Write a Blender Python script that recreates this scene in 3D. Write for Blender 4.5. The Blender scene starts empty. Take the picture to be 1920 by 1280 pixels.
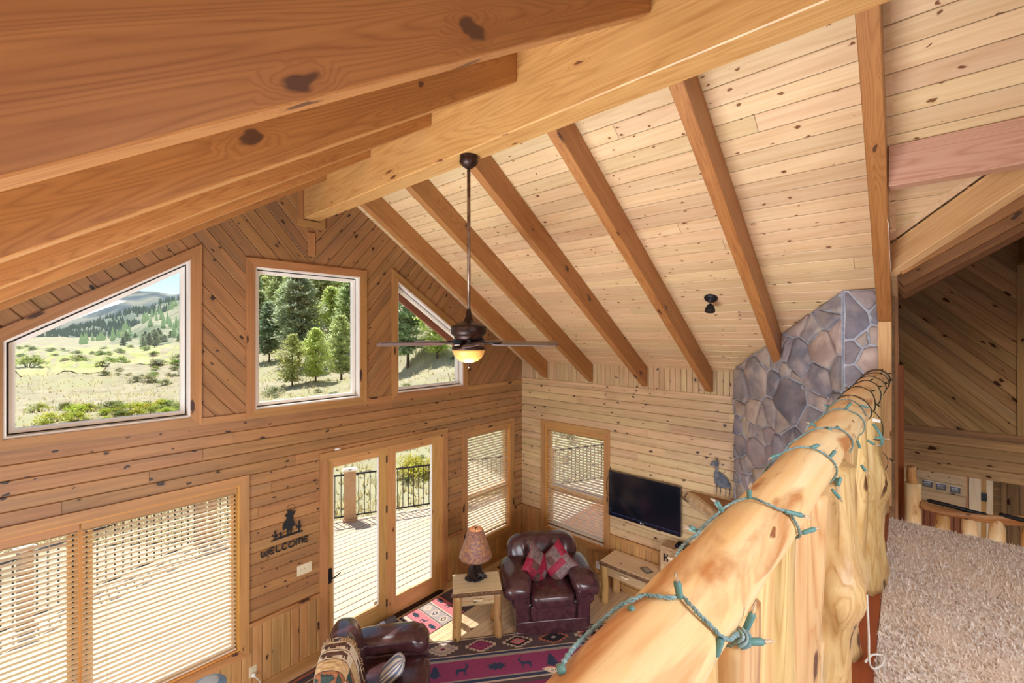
import bpy, math, random
import numpy as np
from mathutils import Matrix, Vector
R = math.radians
sc = bpy.context.scene
col = sc.collection
random.seed(7); rng = np.random.default_rng(7)

# ------------------------------------------------------------ camera, world, sun, area lights, exposure
YAW = 42.172
cd = bpy.data.cameras.new('camera'); cam = bpy.data.objects.new('camera', cd); col.objects.link(cam)
cam.location = (0, 0, 0); cam.rotation_euler = (R(90), 0, R(YAW - 90))
cd.sensor_width = 36; cd.lens = 818 / 1920 * 36; cd.shift_y = -16.5 / 1920
cd.clip_start = 0.05; cd.clip_end = 8000
sc.camera = cam

wd = bpy.data.worlds.new('world'); sc.world = wd; wd.use_nodes = True
nt = wd.node_tree; bgn = nt.nodes['Background']
sky = nt.nodes.new('ShaderNodeTexSky'); sky.sky_type = 'NISHITA'; sky.sun_disc = False
sky.sun_elevation = R(64); sky.sun_rotation = R(0); sky.altitude = 2000; sky.dust_density = 0.6
tcw = nt.nodes.new('ShaderNodeTexCoord')
mpw = nt.nodes.new('ShaderNodeMapping'); mpw.inputs['Scale'].default_value = (3, 3, 9)
nzw = nt.nodes.new('ShaderNodeTexNoise'); nzw.inputs['Scale'].default_value = 1.6; nzw.inputs['Detail'].default_value = 7
rpw = nt.nodes.new('ShaderNodeValToRGB'); rpw.color_ramp.elements[0].position = .5; rpw.color_ramp.elements[1].position = .66
mxw = nt.nodes.new('ShaderNodeMix'); mxw.data_type = 'RGBA'
mxw.inputs['B'].default_value = (5.5, 5.7, 6.0, 1)
nt.links.new(tcw.outputs['Generated'], mpw.inputs['Vector']); nt.links.new(mpw.outputs[0], nzw.inputs['Vector'])
nt.links.new(nzw.outputs['Fac'], rpw.inputs[0]); nt.links.new(rpw.outputs[0], mxw.inputs['Factor'])
nt.links.new(sky.outputs[0], mxw.inputs['A']); nt.links.new(mxw.outputs['Result'], bgn.inputs['Color'])
bgn.inputs['Strength'].default_value = 0.13

TO_SUN = Vector((-0.02, 0.47, 1)).normalized()
sd = bpy.data.lights.new('sun', 'SUN'); so = bpy.data.objects.new('sun', sd); col.objects.link(so)
sd.energy = 4.7; sd.angle = R(0.6); sd.color = (1, .98, .95)
so.rotation_euler = TO_SUN.to_track_quat('Z', 'Y').to_euler()

def area(name, loc, direction, sx, sy, watts, color=(1, 1, 1), spread=180):
    l = bpy.data.lights.new(name, 'AREA'); o = bpy.data.objects.new(name, l); col.objects.link(o)
    l.shape = 'RECTANGLE'; l.size = sx; l.size_y = sy; l.energy = watts; l.color = color
    l.spread = R(spread)
    o.location = loc; o.rotation_euler = Vector(direction).to_track_quat('-Z', 'Y').to_euler()
    return o
# added fill lights out of view
area('fill_left_side', (-1.5, 1.9, -2.7), (1, -.02, .1), 3.2, 1.8, 125, (.82, .91, 1))
area('fill_left_up', (-1.45, 2.0, -3.3), (.42, -.02, 1), 3.4, 1.0, 135, (.86, .93, 1), 95)  # added uplight for the rafter undersides, no door here
area('fill_back_upper', (1.5, -4.3, .1), (.15, 1, -.05), 4.0, 1.9, 22, (.82, .91, 1))
area('fill_back_low', (.6, -4.3, -2.7), (.75, 1, .05), 4.0, 1.6, 75, (.82, .91, 1))
area('fill_under_loft', (1.8, -1.0, -1.82), (.55, 1, -.42), 1.6, .8, 95, (.88, .94, 1))  # added fill to brighten the lower room, no fitting modelled
area('fill_loft', (.6, -1.7, .45), (.35, .25, -1), 1.2, 1.2, 54, (.84, .92, 1))  # added fill over the carpet and log rail, without a fixture
area('fill_stairwell', (6.3, -1.6, -.3), (0.2, .3, -1), .8, .8, 9, (1, .86, .68))  # added warm fill for the stairwell, nothing built around it
sc.view_settings.view_transform = 'Standard'; sc.view_settings.look = 'None'
sc.view_settings.exposure = 0.54; sc.view_settings.gamma = 1.0; sc.view_settings.use_curve_mapping = False

# ------------------------------------------------------------ helpers
def S(r, g, b, k=1.0):
    f = lambda c: (c / 12.92 if c <= .04045 else ((c + .055) / 1.055) ** 2.4)
    return tuple(min(1, f(v / 255) * k) for v in (r, g, b)) + (1,)

def world(o):
    return o.matrix_basis if o.parent is None else world(o.parent) @ o.matrix_parent_inverse @ o.matrix_basis

def link(o, parent=None, mw=None):
    col.objects.link(o)
    if parent is not None:
        o.parent = parent; o.matrix_parent_inverse = world(parent).inverted()
    if mw is not None: o.matrix_basis = mw
    return o

def tag(o, label=None, cat=None, group=None, kind=None):
    if label: o['label'] = label
    if cat: o['category'] = cat
    if group: o['group'] = group
    if kind: o['kind'] = kind
    return o

def thing(name, label, cat, loc=(0, 0, 0), rz=0, group=None):
    o = bpy.data.objects.new(name, None); o.empty_display_size = .1
    o.matrix_basis = Matrix.Translation(loc) @ Matrix.Rotation(rz, 4, 'Z')
    col.objects.link(o); return tag(o, label, cat, group)

def structure(name):
    o = bpy.data.objects.new(name, None); o.empty_display_size = .1; col.objects.link(o); o['kind'] = 'structure'; return o

def frame(O, A, B, N):
    return Matrix(((A[0], B[0], N[0], O[0]), (A[1], B[1], N[1], O[1]), (A[2], B[2], N[2], O[2]), (0, 0, 0, 1)))

class MB:
    def __init__(s): s.v = []; s.f = []; s.m = []
    def add(s, vf, M=None, mi=0):
        vs, fs = vf; n = len(s.v)
        if M is None: s.v.extend(tuple(p) for p in vs)
        else: s.v.extend(tuple(M @ Vector(p)) for p in vs)
        s.f.extend(tuple(i + n for i in f) for f in fs); s.m.extend([mi] * len(fs)); return s
    def box(s, c, d, ch=0, mi=0, M=None):
        T = Matrix.Translation(c)
        return s.add(box(*d, ch), T if M is None else M @ T, mi)
    def build(s, name, mats, parent=None, mw=None, smooth=False):
        me = bpy.data.meshes.new(name); me.from_pydata(s.v, [], s.f)
        if not isinstance(mats, (list, tuple)): mats = [mats]
        for m in mats: me.materials.append(m)
        if len(mats) > 1: me.polygons.foreach_set('material_index', s.m)
        if smooth: me.polygons.foreach_set('use_smooth', [True] * len(s.f))
        return link(bpy.data.objects.new(name, me), parent, mw)

def box(sx, sy, sz, ch=0):
    hx, hy, hz = sx / 2, sy / 2, sz / 2
    if not ch:
        v = [(x, y, z) for x in (-hx, hx) for y in (-hy, hy) for z in (-hz, hz)]
        return v, [(0, 1, 3, 2), (4, 6, 7, 5), (0, 4, 5, 1), (2, 3, 7, 6), (0, 2, 6, 4), (1, 5, 7, 3)]
    v = []; ix = {}
    for a in (-1, 1):
        for b in (-1, 1):
            for c in (-1, 1):
                for k in range(3):
                    d = [ch if j != k else 0 for j in range(3)]
                    ix[a, b, c, k] = len(v); v.append((a * (hx - d[0]), b * (hy - d[1]), c * (hz - d[2])))
    f = []
    for k in range(3):
        for s in (-1, 1):
            q = [(-1, -1), (1, -1), (1, 1), (-1, 1)]
            if s < 0: q = q[::-1]
            def key(p):
                t = [0, 0, 0]; t[k] = s; t[(k + 1) % 3] = p[0]; t[(k + 2) % 3] = p[1]; return (*t, k)
            f.append(tuple(ix[key(p)] for p in q))
    for k in range(3):
        i, j = (k + 1) % 3, (k + 2) % 3
        for a in (-1, 1):
            for b in (-1, 1):
                def key(e, kk):
                    t = [0, 0, 0]; t[k] = e; t[i] = a; t[j] = b; return (*t, kk)
                q = [ix[key(-1, i)], ix[key(1, i)], ix[key(1, j)], ix[key(-1, j)]]
                f.append(tuple(q if a * b > 0 else q[::-1]))
    for a in (-1, 1):
        for b in (-1, 1):
            for c in (-1, 1):
                q = [ix[a, b, c, 0], ix[a, b, c, 1], ix[a, b, c, 2]]
                f.append(tuple(q if a * b * c > 0 else q[::-1]))
    return v, f

def lathe(prof, n=20, wob=None):
    v = []; f = []
    for i, (r, z) in enumerate(prof):
        for k in range(n):
            a = 2 * math.pi * k / n; rr = r * (wob(a, i) if wob else 1)
            v.append((rr * math.cos(a), rr * math.sin(a), z))
    for i in range(len(prof) - 1):
        for k in range(n):
            k2 = (k + 1) % n
            f.append((i * n + k, i * n + k2, (i + 1) * n + k2, (i + 1) * n + k))
    f.append(tuple(range(n))[::-1]); f.append(tuple((len(prof) - 1) * n + k for k in range(n)))
    return v, f

def tube(path, rad, n=8, cap=True):
    P = [Vector(p) for p in path]; m = len(P)
    if not hasattr(rad, '__len__'): rad = [rad] * m
    v = []; f = []; up = None
    for i in range(m):
        t = (P[min(i + 1, m - 1)] - P[max(i - 1, 0)]).normalized()
        if up is None:
            up = Vector((0, 0, 1)) if abs(t.z) < .9 else Vector((1, 0, 0))
        a = (up - t * up.dot(t))
        a = a.normalized() if a.length > 1e-6 else t.orthogonal().normalized()
        up = a; b = t.cross(a)
        for k in range(n):
            w = 2 * math.pi * k / n
            v.append(tuple(P[i] + (a * math.cos(w) + b * math.sin(w)) * rad[i]))
    for i in range(m - 1):
        for k in range(n):
            k2 = (k + 1) % n
            f.append((i * n + k, i * n + k2, (i + 1) * n + k2, (i + 1) * n + k))
    if cap: f.append(tuple(range(n))[::-1]); f.append(tuple((m - 1) * n + k for k in range(n)))
    return v, f

def prism(poly, z0, z1):
    n = len(poly)
    v = [(x, y, z0) for x, y in poly] + [(x, y, z1) for x, y in poly]
    f = [tuple(range(n))[::-1], tuple(range(n, 2 * n))] + [(i, (i + 1) % n, n + (i + 1) % n, n + i) for i in range(n)]
    return v, f

def spow(x, e): return math.copysign(abs(x) ** e, x)
def blob(a, b, c, e1=.5, e2=.5, nu=32, nv=18, fn=None):
    """superquadric pillow form; fn(x,y,z) returns the moved point"""
    v = []; f = []
    for j in range(nv + 1):
        ph = -math.pi / 2 + math.pi * j / nv
        for i in range(nu):
            th = 2 * math.pi * i / nu
            p = (a * spow(math.cos(ph), e1) * spow(math.cos(th), e2), b * spow(math.cos(ph), e1) * spow(math.sin(th), e2), c * spow(math.sin(ph), e1))
            v.append(fn(*p) if fn else p)
    for j in range(nv):
        for i in range(nu):
            i2 = (i + 1) % nu
            f.append((j * nu + i, j * nu + i2, (j + 1) * nu + i2, (j + 1) * nu + i))
    return v, f

def spline(pts, n=8):
    P = [np.array(p, float) for p in pts]; out = []
    for i in range(len(P) - 1):
        p0, p1, p2, p3 = P[max(i - 1, 0)], P[i], P[i + 1], P[min(i + 2, len(P) - 1)]
        for k in range(n):
            t = k / n
            out.append(.5 * (2 * p1 + (p2 - p0) * t + (2 * p0 - 5 * p1 + 4 * p2 - p3) * t * t + (3 * p1 - p0 - 3 * p2 + p3) * t ** 3))
    out.append(P[-1]); return out

def copy_tree(o, parent=None):
    c = o.copy(); col.objects.link(c)
    if parent is not None: c.parent = parent
    for ch in list(o.children): copy_tree(ch, c)
    return c

# ---- 2-D polygon tools
def clip(poly, nx, ny, d):
    out = []
    for i in range(len(poly)):
        p, q = poly[i], poly[(i + 1) % len(poly)]
        a, b = nx * p[0] + ny * p[1] - d, nx * q[0] + ny * q[1] - d
        if a <= 1e-9: out.append(p)
        if (a < -1e-9 and b > 1e-9) or (a > 1e-9 and b < -1e-9):
            t = a / (a - b); out.append((p[0] + t * (q[0] - p[0]), p[1] + t * (q[1] - p[1])))
    return out
def parea(p): return sum(p[i][0] * p[(i + 1) % len(p)][1] - p[(i + 1) % len(p)][0] * p[i][1] for i in range(len(p))) / 2
def edges(poly):
    for i in range(len(poly)):
        p, q = poly[i], poly[(i + 1) % len(poly)]
        L = math.hypot(q[0] - p[0], q[1] - p[1]); nx, ny = (q[1] - p[1]) / L, -(q[0] - p[0]) / L
        yield nx, ny, nx * p[0] + ny * p[1]
def inter(poly, conv):
    for nx, ny, d in edges(conv):
        poly = clip(poly, nx, ny, d)
        if len(poly) < 3: return []
    return poly
def minus(poly, hole):
    res = []; rem = poly
    for nx, ny, d in edges(hole):
        o = clip(rem, -nx, -ny, -d)
        if len(o) > 2 and parea(o) > 1e-6: res.append(o)
        rem = clip(rem, nx, ny, d)
        if len(rem) < 3: break
    return res
def grow(poly, d):
    E = list(edges(poly)); n = len(E); out = []
    for i in range(n):
        a, b = E[i - 1], E[i]
        det = a[0] * b[1] - a[1] * b[0]; da, db = a[2] + d, b[2] + d
        out.append(((da * b[1] - db * a[1]) / det, (a[0] * db - b[0] * da) / det))
    return out
def rect(u0, v0, u1, v1): return [(u0, v0), (u1, v0), (u1, v1), (u0, v1)]

class Wall:
    """a flat surface: origin O, in-plane axes U,V and the normal N that faces the room"""
    def __init__(s, O, U, V):
        s.O = Vector(O); s.U = Vector(U).normalized(); s.V = Vector(V).normalized(); s.N = s.U.cross(s.V)
    def P(s, u, v, n=0): return s.O + s.U * u + s.V * v + s.N * n
    def M(s, u=0, v=0, n=0, ang=0):
        A = s.U * math.cos(ang) + s.V * math.sin(ang); B = s.N.cross(A)
        return frame(s.P(u, v, n), A, B, s.N)

def backing(W, name, mat, region, holes, n0, n1, parent=None):
    pcs = [region]
    for h in holes: pcs = [q for p in pcs for q in minus(p, h)]
    mb = MB()
    for p in pcs: mb.add(prism(p, n0, n1))
    o = mb.build(name, mat, parent, W.M()); 
    if parent is None: o['kind'] = 'structure'
    return o

def boards(W, parent, mat, region, holes=(), ang=0.0, w=.13, jl=None, g=.007, dep=.010, n=0, gap=.0016, name='plank', t0=None, seed=1):
    rd = random.Random(seed)
    ca, sa = math.cos(ang), math.sin(ang)
    st = lambda p: (p[0] * ca + p[1] * sa, -p[0] * sa + p[1] * ca)
    uv = lambda p: (p[0] * ca - p[1] * sa, p[0] * sa + p[1] * ca)
    reg = [st(p) for p in region]; hl = [[st(p) for p in h] for h in holes]
    tmin = min(p[1] for p in reg); tmax = max(p[1] for p in reg); smin = min(p[0] for p in reg); smax = max(p[0] for p in reg)
    t = tmin if t0 is None else t0
    cnt = 0
    while t < tmax - 1e-4:
        cuts = [smin]
        if jl:
            s = smin - rd.random() * jl[1]
            while s < smax:
                s += rd.uniform(*jl)
                if smin + .15 < s < smax - .15: cuts.append(s)
        cuts.append(smax)
        for a, b in zip(cuts[:-1], cuts[1:]):
            mb = MB(); cs, ct = (a + b) / 2, t + w / 2
            ga = .0015 if a > smin else 0; gb = .0015 if b < smax else 0
            for ta, tb in ((t + gap, t + g), (t + g, t + w - g), (t + w - g, t + w - gap)):
                p = inter([(a + ga, ta), (b - gb, ta), (b - gb, tb), (a + ga, tb)], reg)
                if len(p) < 3 or parea(p) < 1e-6: continue
                pcs = [p]
                for h in hl: pcs = [q for x in pcs for q in minus(x, h)]
                for q in pcs:
                    vs = []
                    for s_, t_ in q:
                        e = min(t_ - t, t + w - t_); z = 0 if e >= g - 1e-7 else -dep * (1 - e / g)
                        vs.append((s_ - cs, t_ - ct, z))
                    mb.add((vs, [tuple(range(len(vs)))]))
            if mb.f and sum(abs(parea([mb.v[i][:2] for i in f])) for f in mb.f) > 6e-4:
                u_, v_ = uv((cs, ct)); mb.build(name, mat, parent, W.M(u_, v_, n, ang)); cnt += 1
        t += w
    return cnt

def slab(W, name, mat, parent, poly, n0, n1, ang=0.0, smooth=False):
    """extruded polygon on a wall; its grain runs along ang"""
    cu = sum(p[0] for p in poly) / len(poly); cv = sum(p[1] for p in poly) / len(poly)
    ca, sa = math.cos(ang), math.sin(ang)
    loc = [((p[0] - cu) * ca + (p[1] - cv) * sa, -(p[0] - cu) * sa + (p[1] - cv) * ca) for p in poly]
    return MB().add(prism(loc, n0, n1)).build(name, mat, parent, W.M(cu, cv, 0, ang))

def beam(name, mat, p0, p1, w, h, parent=None, upv=(0, 0, 1), ch=.004, vert_cut=False):
    """timber with its grain along local x; h measured along upv"""
    p0, p1 = Vector(p0), Vector(p1); A = (p1 - p0); L = A.length; A.normalize()
    B = Vector(upv).cross(A).normalized(); N = A.cross(B)
    return MB().add(box(L, w, h, ch)).build(name, mat, parent, frame((p0 + p1) / 2, A, B, N))

# ------------------------------------------------------------ materials
MATS = {}
def new_mat(name):
    m = bpy.data.materials.new(name); m.use_nodes = True; MATS[name] = m
    nt = m.node_tree; return m, nt, nt.nodes['Principled BSDF']
def plain(name, c, rough=.5, metal=0, **kw):
    m, nt, b = new_mat(name); b.inputs['Base Color'].default_value = c
    b.inputs['Roughness'].default_value = rough; b.inputs['Metallic'].default_value = metal
    for k, v in kw.items(): b.inputs[k.replace('_', ' ')].default_value = v
    return m
class NG:
    def __init__(s, nt): s.nt = nt
    def n(s, t, **kw):
        x = s.nt.nodes.new('ShaderNode' + t)
        for k, v in kw.items(): setattr(x, k, v)
        return x
    def l(s, a, b): s.nt.links.new(a, b)
    def val(s, node, key, v):
        if hasattr(v, 'default_value') or hasattr(v, 'is_output'): s.l(v, node.inputs[key])
        else: node.inputs[key].default_value = v
    def math(s, op, a, b=None, c=None, clamp=False):
        x = s.n('Math', operation=op, use_clamp=clamp); s.val(x, 0, a)
        if b is not None: s.val(x, 1, b)
        if c is not None: s.val(x, 2, c)
        return x.outputs[0]
    def mix(s, f, a, b, bt='MIX'):
        x = s.n('Mix', data_type='RGBA', blend_type=bt); s.val(x, 'Factor', f); s.val(x, 'A', a); s.val(x, 'B', b); return x.outputs['Result']
    def ramp(s, f, lo, hi):
        x = s.n('MapRange', clamp=True); s.val(x, 0, f); x.inputs[1].default_value = lo; x.inputs[2].default_value = hi; return x.outputs[0]
    def mapping(s, v, scale, loc=None):
        x = s.n('Mapping'); s.l(v, x.inputs['Vector']); x.inputs['Scale'].default_value = scale
        if loc is not None: s.val(x, 'Location', loc)
        return x.outputs[0]
    def noise(s, v, sc, det=3, dist=0, rough=.5):
        x = s.n('TexNoise'); s.l(v, x.inputs['Vector']); x.inputs['Scale'].default_value = sc; x.inputs['Detail'].default_value = det
        x.inputs['Distortion'].default_value = dist; x.inputs['Roughness'].default_value = rough; return x.outputs['Fac']

def wood(name, c1, c2, knot=S(80, 44, 26), kn=.5, kr=.13, rings=6, ringamt=.5, streak=None, stamt=.5, stsc=(.55, 7, 7), stlo=.5, sthi=.72, var=.28, rough=.42, ks=(3.1, 7.5, 3), coat=.15, hue=.02, bump=.15, spec=.5):
    m, nt, b = new_mat(name); g = NG(nt)
    tc = g.n('TexCoord').outputs['Object']; oi = g.n('ObjectInfo'); rnd = oi.outputs['Random']
    cx = g.n('CombineXYZ')
    for i, k in enumerate((41.3, 23.7, 11.1)): g.l(g.math('MULTIPLY', rnd, k), cx.inputs[i])
    va = g.n('VectorMath', operation='ADD'); g.l(tc, va.inputs[0]); g.l(cx.outputs[0], va.inputs[1]); v = va.outputs[0]
    sx_ = g.n('SeparateXYZ'); g.l(v, sx_.inputs[0]); cb_ = g.n('CombineXYZ'); g.l(sx_.outputs[0], cb_.inputs[0]); g.l(g.math('ADD', sx_.outputs[1], sx_.outputs[2]), cb_.inputs[1])
    kv = g.mapping(cb_.outputs[0], ks)
    kw_ = g.n('TexNoise'); g.l(kv, kw_.inputs['Vector']); kw_.inputs['Scale'].default_value = 4.5
    kadd = g.n('VectorMath', operation='MULTIPLY_ADD'); g.l(kw_.outputs['Color'], kadd.inputs[0]); kadd.inputs[1].default_value = (.26, .26, .26); g.l(kv, kadd.inputs[2])
    vo = g.n('TexVoronoi', voronoi_dimensions='2D'); g.l(kadd.outputs[0], vo.inputs['Vector']); vo.inputs['Scale'].default_value = 1
    dist = vo.outputs['Distance']; sep = g.n('SeparateColor'); g.l(vo.outputs['Color'], sep.inputs[0]); cr = sep.outputs[0]
    rad = g.math('MULTIPLY', g.math('MAXIMUM', g.math('SUBTRACT', cr, 1 - kn), 0), kr / max(kn, .01))
    rad = g.math('ADD', g.math('MULTIPLY', rad, .8), g.math('MULTIPLY', g.math('GREATER_THAN', cr, 1 - kn), kr * .25))
    core = g.math('SUBTRACT', 1, g.math('DIVIDE', g.math('SUBTRACT', dist, g.math('MULTIPLY', rad, .75)), g.math('ADD', g.math('MULTIPLY', rad, .35), .004), clamp=True), clamp=True)
    core = g.math('MULTIPLY', core, g.math('GREATER_THAN', rad, .001))
    halo = g.math('SUBTRACT', 1, g.math('DIVIDE', dist, g.math('ADD', g.math('MULTIPLY', rad, 3.0), .001), clamp=True), clamp=True)
    # growth rings flow round the knots
    low = g.noise(g.mapping(v, (.45, 6, 6)), 1.0, 2, .3)
    low = g.math('ADD', low, g.math('MULTIPLY', halo, .16))
    ring = g.math('PINGPONG', g.math('MULTIPLY', low, rings), .5)
    ring = g.math('MULTIPLY', ring, 2)
    fine = g.noise(g.mapping(v, (2.2, 90, 90)), 1.0, 4, .4, .6)
    fib = g.noise(g.mapping(v, (1.0, 24, 24)), 1.0, 3, .8)
    f = g.math('ADD', g.math('MULTIPLY', g.math('POWER', ring, 2.2), ringamt), g.math('MULTIPLY', g.ramp(fib, .25, .75), 1 - ringamt))
    f = g.math('ADD', f, g.math('MULTIPLY', g.math('SUBTRACT', fine, .5), .8), clamp=True)
    c = g.mix(f, c1, c2)
    if streak is not None:
        st = g.ramp(g.noise(g.mapping(v, stsc), 1.0, 5, .9), stlo, sthi)
        c = g.mix(g.math('MULTIPLY', st, stamt), c, streak)
    c = g.mix(g.math('MULTIPLY', halo, .35), c, c2)
    c = g.mix(core, c, knot)
    hs = g.n('HueSaturation'); g.l(c, hs.inputs['Color'])
    g.l(g.math('MULTIPLY_ADD', rnd, hue, .5 - hue / 2), hs.inputs['Hue'])
    r2 = g.math('FRACT', g.math('MULTIPLY', rnd, 7.13))
    g.l(g.math('MULTIPLY_ADD', r2, var, 1 - var * .6), hs.inputs['Value'])
    g.l(hs.outputs[0], b.inputs['Base Color']); b.inputs['Roughness'].default_value = rough
    b.inputs['Specular IOR Level'].default_value = spec; b.inputs['Coat Weight'].default_value = coat; b.inputs['Coat Roughness'].default_value = .3
    if bump:
        bp = g.n('Bump'); bp.inputs['Strength'].default_value = bump; bp.inputs['Distance'].default_value = .002
        g.l(g.math('SUBTRACT', f, g.math('MULTIPLY', core, .6)), bp.inputs['Height']); g.l(bp.outputs[0], b.inputs['Normal'])
    return m
def mottled(name, c1, c2, sc=8, det=5, lo=.35, hi=.65, rough=.6, bump=.3, bd=.01, c3=None, sc3=3, rndv=0, stretch=(1, 1, 1), **kw):
    m, nt, b = new_mat(name); g = NG(nt)
    tc = g.n('TexCoord').outputs['Object']; oi = g.n('ObjectInfo').outputs['Random']
    cx = g.n('CombineXYZ'); g.l(g.math('MULTIPLY', oi, 31.7), cx.inputs[0]); g.l(g.math('MULTIPLY', oi, 17.3), cx.inputs[1])
    va = g.n('VectorMath', operation='ADD'); g.l(tc, va.inputs[0]); g.l(cx.outputs[0], va.inputs[1]); v = g.mapping(va.outputs[0], stretch)
    nz = g.noise(v, sc, det, .3); f = g.ramp(nz, lo, hi); c = g.mix(f, c1, c2)
    if c3 is not None: c = g.mix(g.ramp(g.noise(v, sc3, 4), .48, .62), c, c3)
    if rndv:
        hs = g.n('HueSaturation'); g.l(c, hs.inputs['Color']); g.l(g.math('MULTIPLY_ADD', oi, rndv, 1 - rndv / 2), hs.inputs['Value'])
        g.l(g.math('MULTIPLY_ADD', g.math('FRACT', g.math('MULTIPLY', oi, 5.7)), .05, .475), hs.inputs['Hue']); c = hs.outputs[0]
    g.l(c, b.inputs['Base Color']); b.inputs['Roughness'].default_value = rough
    if bump:
        bp = g.n('Bump'); bp.inputs['Strength'].default_value = bump; bp.inputs['Distance'].default_value = bd
        g.l(nz, bp.inputs['Height']); g.l(bp.outputs[0], b.inputs['Normal'])
    for k, vv in kw.items(): b.inputs[k.replace('_', ' ')].default_value = vv
    return m

w_ceil = wood('pine_ceiling', S(230, 202, 162), S(210, 172, 126), S(120, 76, 44), .55, .085, 8, .35, ks=(5.2, 9, 3), var=.2)
w_gable = wood('pine_wall', S(178, 130, 82), S(140, 98, 60), S(50, 32, 28), .5, .12, 7, .35, S(122, 98, 74), .6, var=.26, hue=.01, ks=(4.2, 7.5, 3))
w_tv = wood('pine_wall_lit', S(218, 190, 148), S(190, 154, 110), S(66, 46, 40), .5, .12, 7, .35, S(168, 142, 108), .5, var=.2, ks=(4.4, 7.5, 3))  # same pine as the gable wall, its stronger light put into this paler copy
w_wain = wood('pine_wainscot', S(204, 156, 100), S(170, 122, 72), S(56, 34, 28), .25, .13, 6, .35, S(142, 112, 82), .5, var=.25, ks=(2.2, 7.5, 3))
w_raft = wood('fir_rafter', S(182, 126, 70), S(144, 88, 44), S(88, 52, 32), .32, .10, 30, .5, var=.12, hue=.005, ks=(1.8, 3.5, 3), rough=.5)
w_ridge = wood('laminated_ridge', S(202, 156, 98), S(172, 120, 66), S(110, 66, 38), .4, .09, 14, .5, var=.1, ks=(1.6, 6, 4))
w_pink = wood('fir_header', S(214, 172, 146), S(188, 138, 110), S(126, 84, 70), .35, .09, 30, .6, var=.1, ks=(1.6, 4, 3))
w_pale = wood('fir_pale', S(230, 194, 140), S(206, 160, 104), S(140, 88, 50), .4, .10, 24, .5, var=.12, ks=(1.4, 5, 3))
w_case = wood('pine_casing', S(188, 138, 86), S(156, 108, 62), S(66, 40, 32), .3, .15, 5, .4, S(150, 114, 80), .4, var=.16, ks=(2, 7, 3))
w_door = wood('fir_door', S(206, 156, 98), S(182, 128, 72), S(110, 66, 40), .15, .1, 10, .5, var=.08)
w_amber = wood('pine_sash', S(214, 158, 84), S(190, 130, 60), S(110, 66, 40), .1, .1, 8, .4, var=.06)
w_loft = wood('weathered_pine', S(168, 136, 98), S(128, 98, 68), S(62, 38, 28), .45, .15, 5, .35, S(122, 106, 90), .65, var=.4, coat=0, rough=.85, spec=.08)
w_floor = wood('hardwood_floor', S(230, 204, 166), S(206, 172, 130), S(110, 70, 46), .15, .1, 12, .5, var=.3, rough=.28, coat=.5)
w_table = wood('log_table_top', S(244, 226, 192), S(222, 192, 148), S(130, 84, 48), .3, .1, 6, .4, var=.08)
w_log = wood('peeled_log', S(250, 228, 178), S(240, 198, 132), S(150, 96, 56), .3, .06, 6, .4, S(192, 126, 64), .9, stsc=(3.2, 13, 13), stlo=.52, sthi=.68, var=.06, ks=(2.2, 4, 4), rough=.5, coat=.12, bump=.4)
w_slabw = wood('gnarled_slab', S(240, 208, 150), S(208, 154, 90), S(104, 64, 38), .4, .10, 16, .6, S(170, 108, 60), .7, var=.14, ks=(1.8, 5, 5), coat=.15, bump=.7)
w_logleg = wood('log_leg', S(216, 172, 112), S(178, 124, 68), S(100, 60, 36), .5, .13, 4, .4, S(150, 112, 80), .5, var=.12, ks=(4, 8, 8))
w_red = wood('red_stained_board', S(168, 88, 44), S(132, 60, 28), S(70, 30, 18), .1, .1, 6, .4, var=.1)
w_barn = wood('mantel_wood', S(222, 200, 162), S(190, 160, 120), S(70, 46, 30), .3, .12, 8, .5, S(130, 110, 90), .5, var=.05)
w_deck = wood('deck_board', S(224, 202, 174), S(204, 178, 148), S(120, 90, 66), .05, .06, 5, .3, var=.14, rough=.7, coat=0)
def add_translucent(m, amt, tint):
    nt = m.node_tree; g = NG(nt); b = nt.nodes['Principled BSDF']; tl = g.n('BsdfTranslucent'); tl.inputs[0].default_value = tint; mx = g.n('MixShader'); mx.inputs[0].default_value = amt
    g.l(b.outputs[0], mx.inputs[1]); g.l(tl.outputs[0], mx.inputs[2]); g.l(mx.outputs[0], nt.nodes['Material Output'].inputs['Surface'])
w_slat = wood('blind_slat', S(252, 246, 232), S(246, 236, 212), S(150, 100, 60), 0.02, .02, 5, .3, var=.05, rough=.4)
add_translucent(w_slat, .35, S(255, 238, 200))
bark = mottled('bark', S(78, 56, 40), S(140, 104, 72), 40, 6, rough=.9, bump=1, bd=.01)
leather = mottled('burgundy_leather', S(84, 50, 54), S(62, 36, 42), 14, 5, rough=.27, bump=.25, bd=.004, Coat_Weight=.5, Coat_Roughness=.2)
stone_m = mottled('field_stone', S(166, 158, 160), S(128, 124, 132), 7, 6, .3, .7, .8, .6, .012, S(180, 166, 160), 4, .4)
mortar = mottled('mortar', S(188, 194, 208), S(164, 170, 186), 30, 5, rough=.95, bump=.5)
m_black = plain('black_iron', S(30, 32, 38), .45, .4)
m_bronze = mottled('aged_bronze', S(70, 44, 36), S(40, 28, 26), 30, 4, rough=.4, bump=.6, bd=.004, Metallic=.6)
m_blade = mottled('walnut_blade', S(96, 78, 76), S(72, 56, 58), 6, 4, rough=.35, bump=0, stretch=(1, 12, 12))
m_white = plain('white_plastic', S(238, 236, 230), .4)
m_ivory = plain('ivory_plastic', S(214, 200, 168), .45)
m_sash = plain('white_sash', S(244, 240, 234), .4)
m_dark = plain('dark_gasket', S(50, 42, 38), .6)
m_teal = plain('teal_socket', S(96, 142, 140), .45)
m_wire = mottled('green_wire', S(156, 180, 184), S(104, 136, 142), 60, 2, rough=.45, bump=0)
m_dwire = plain('dark_green_wire', S(28, 46, 44), .5)
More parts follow.
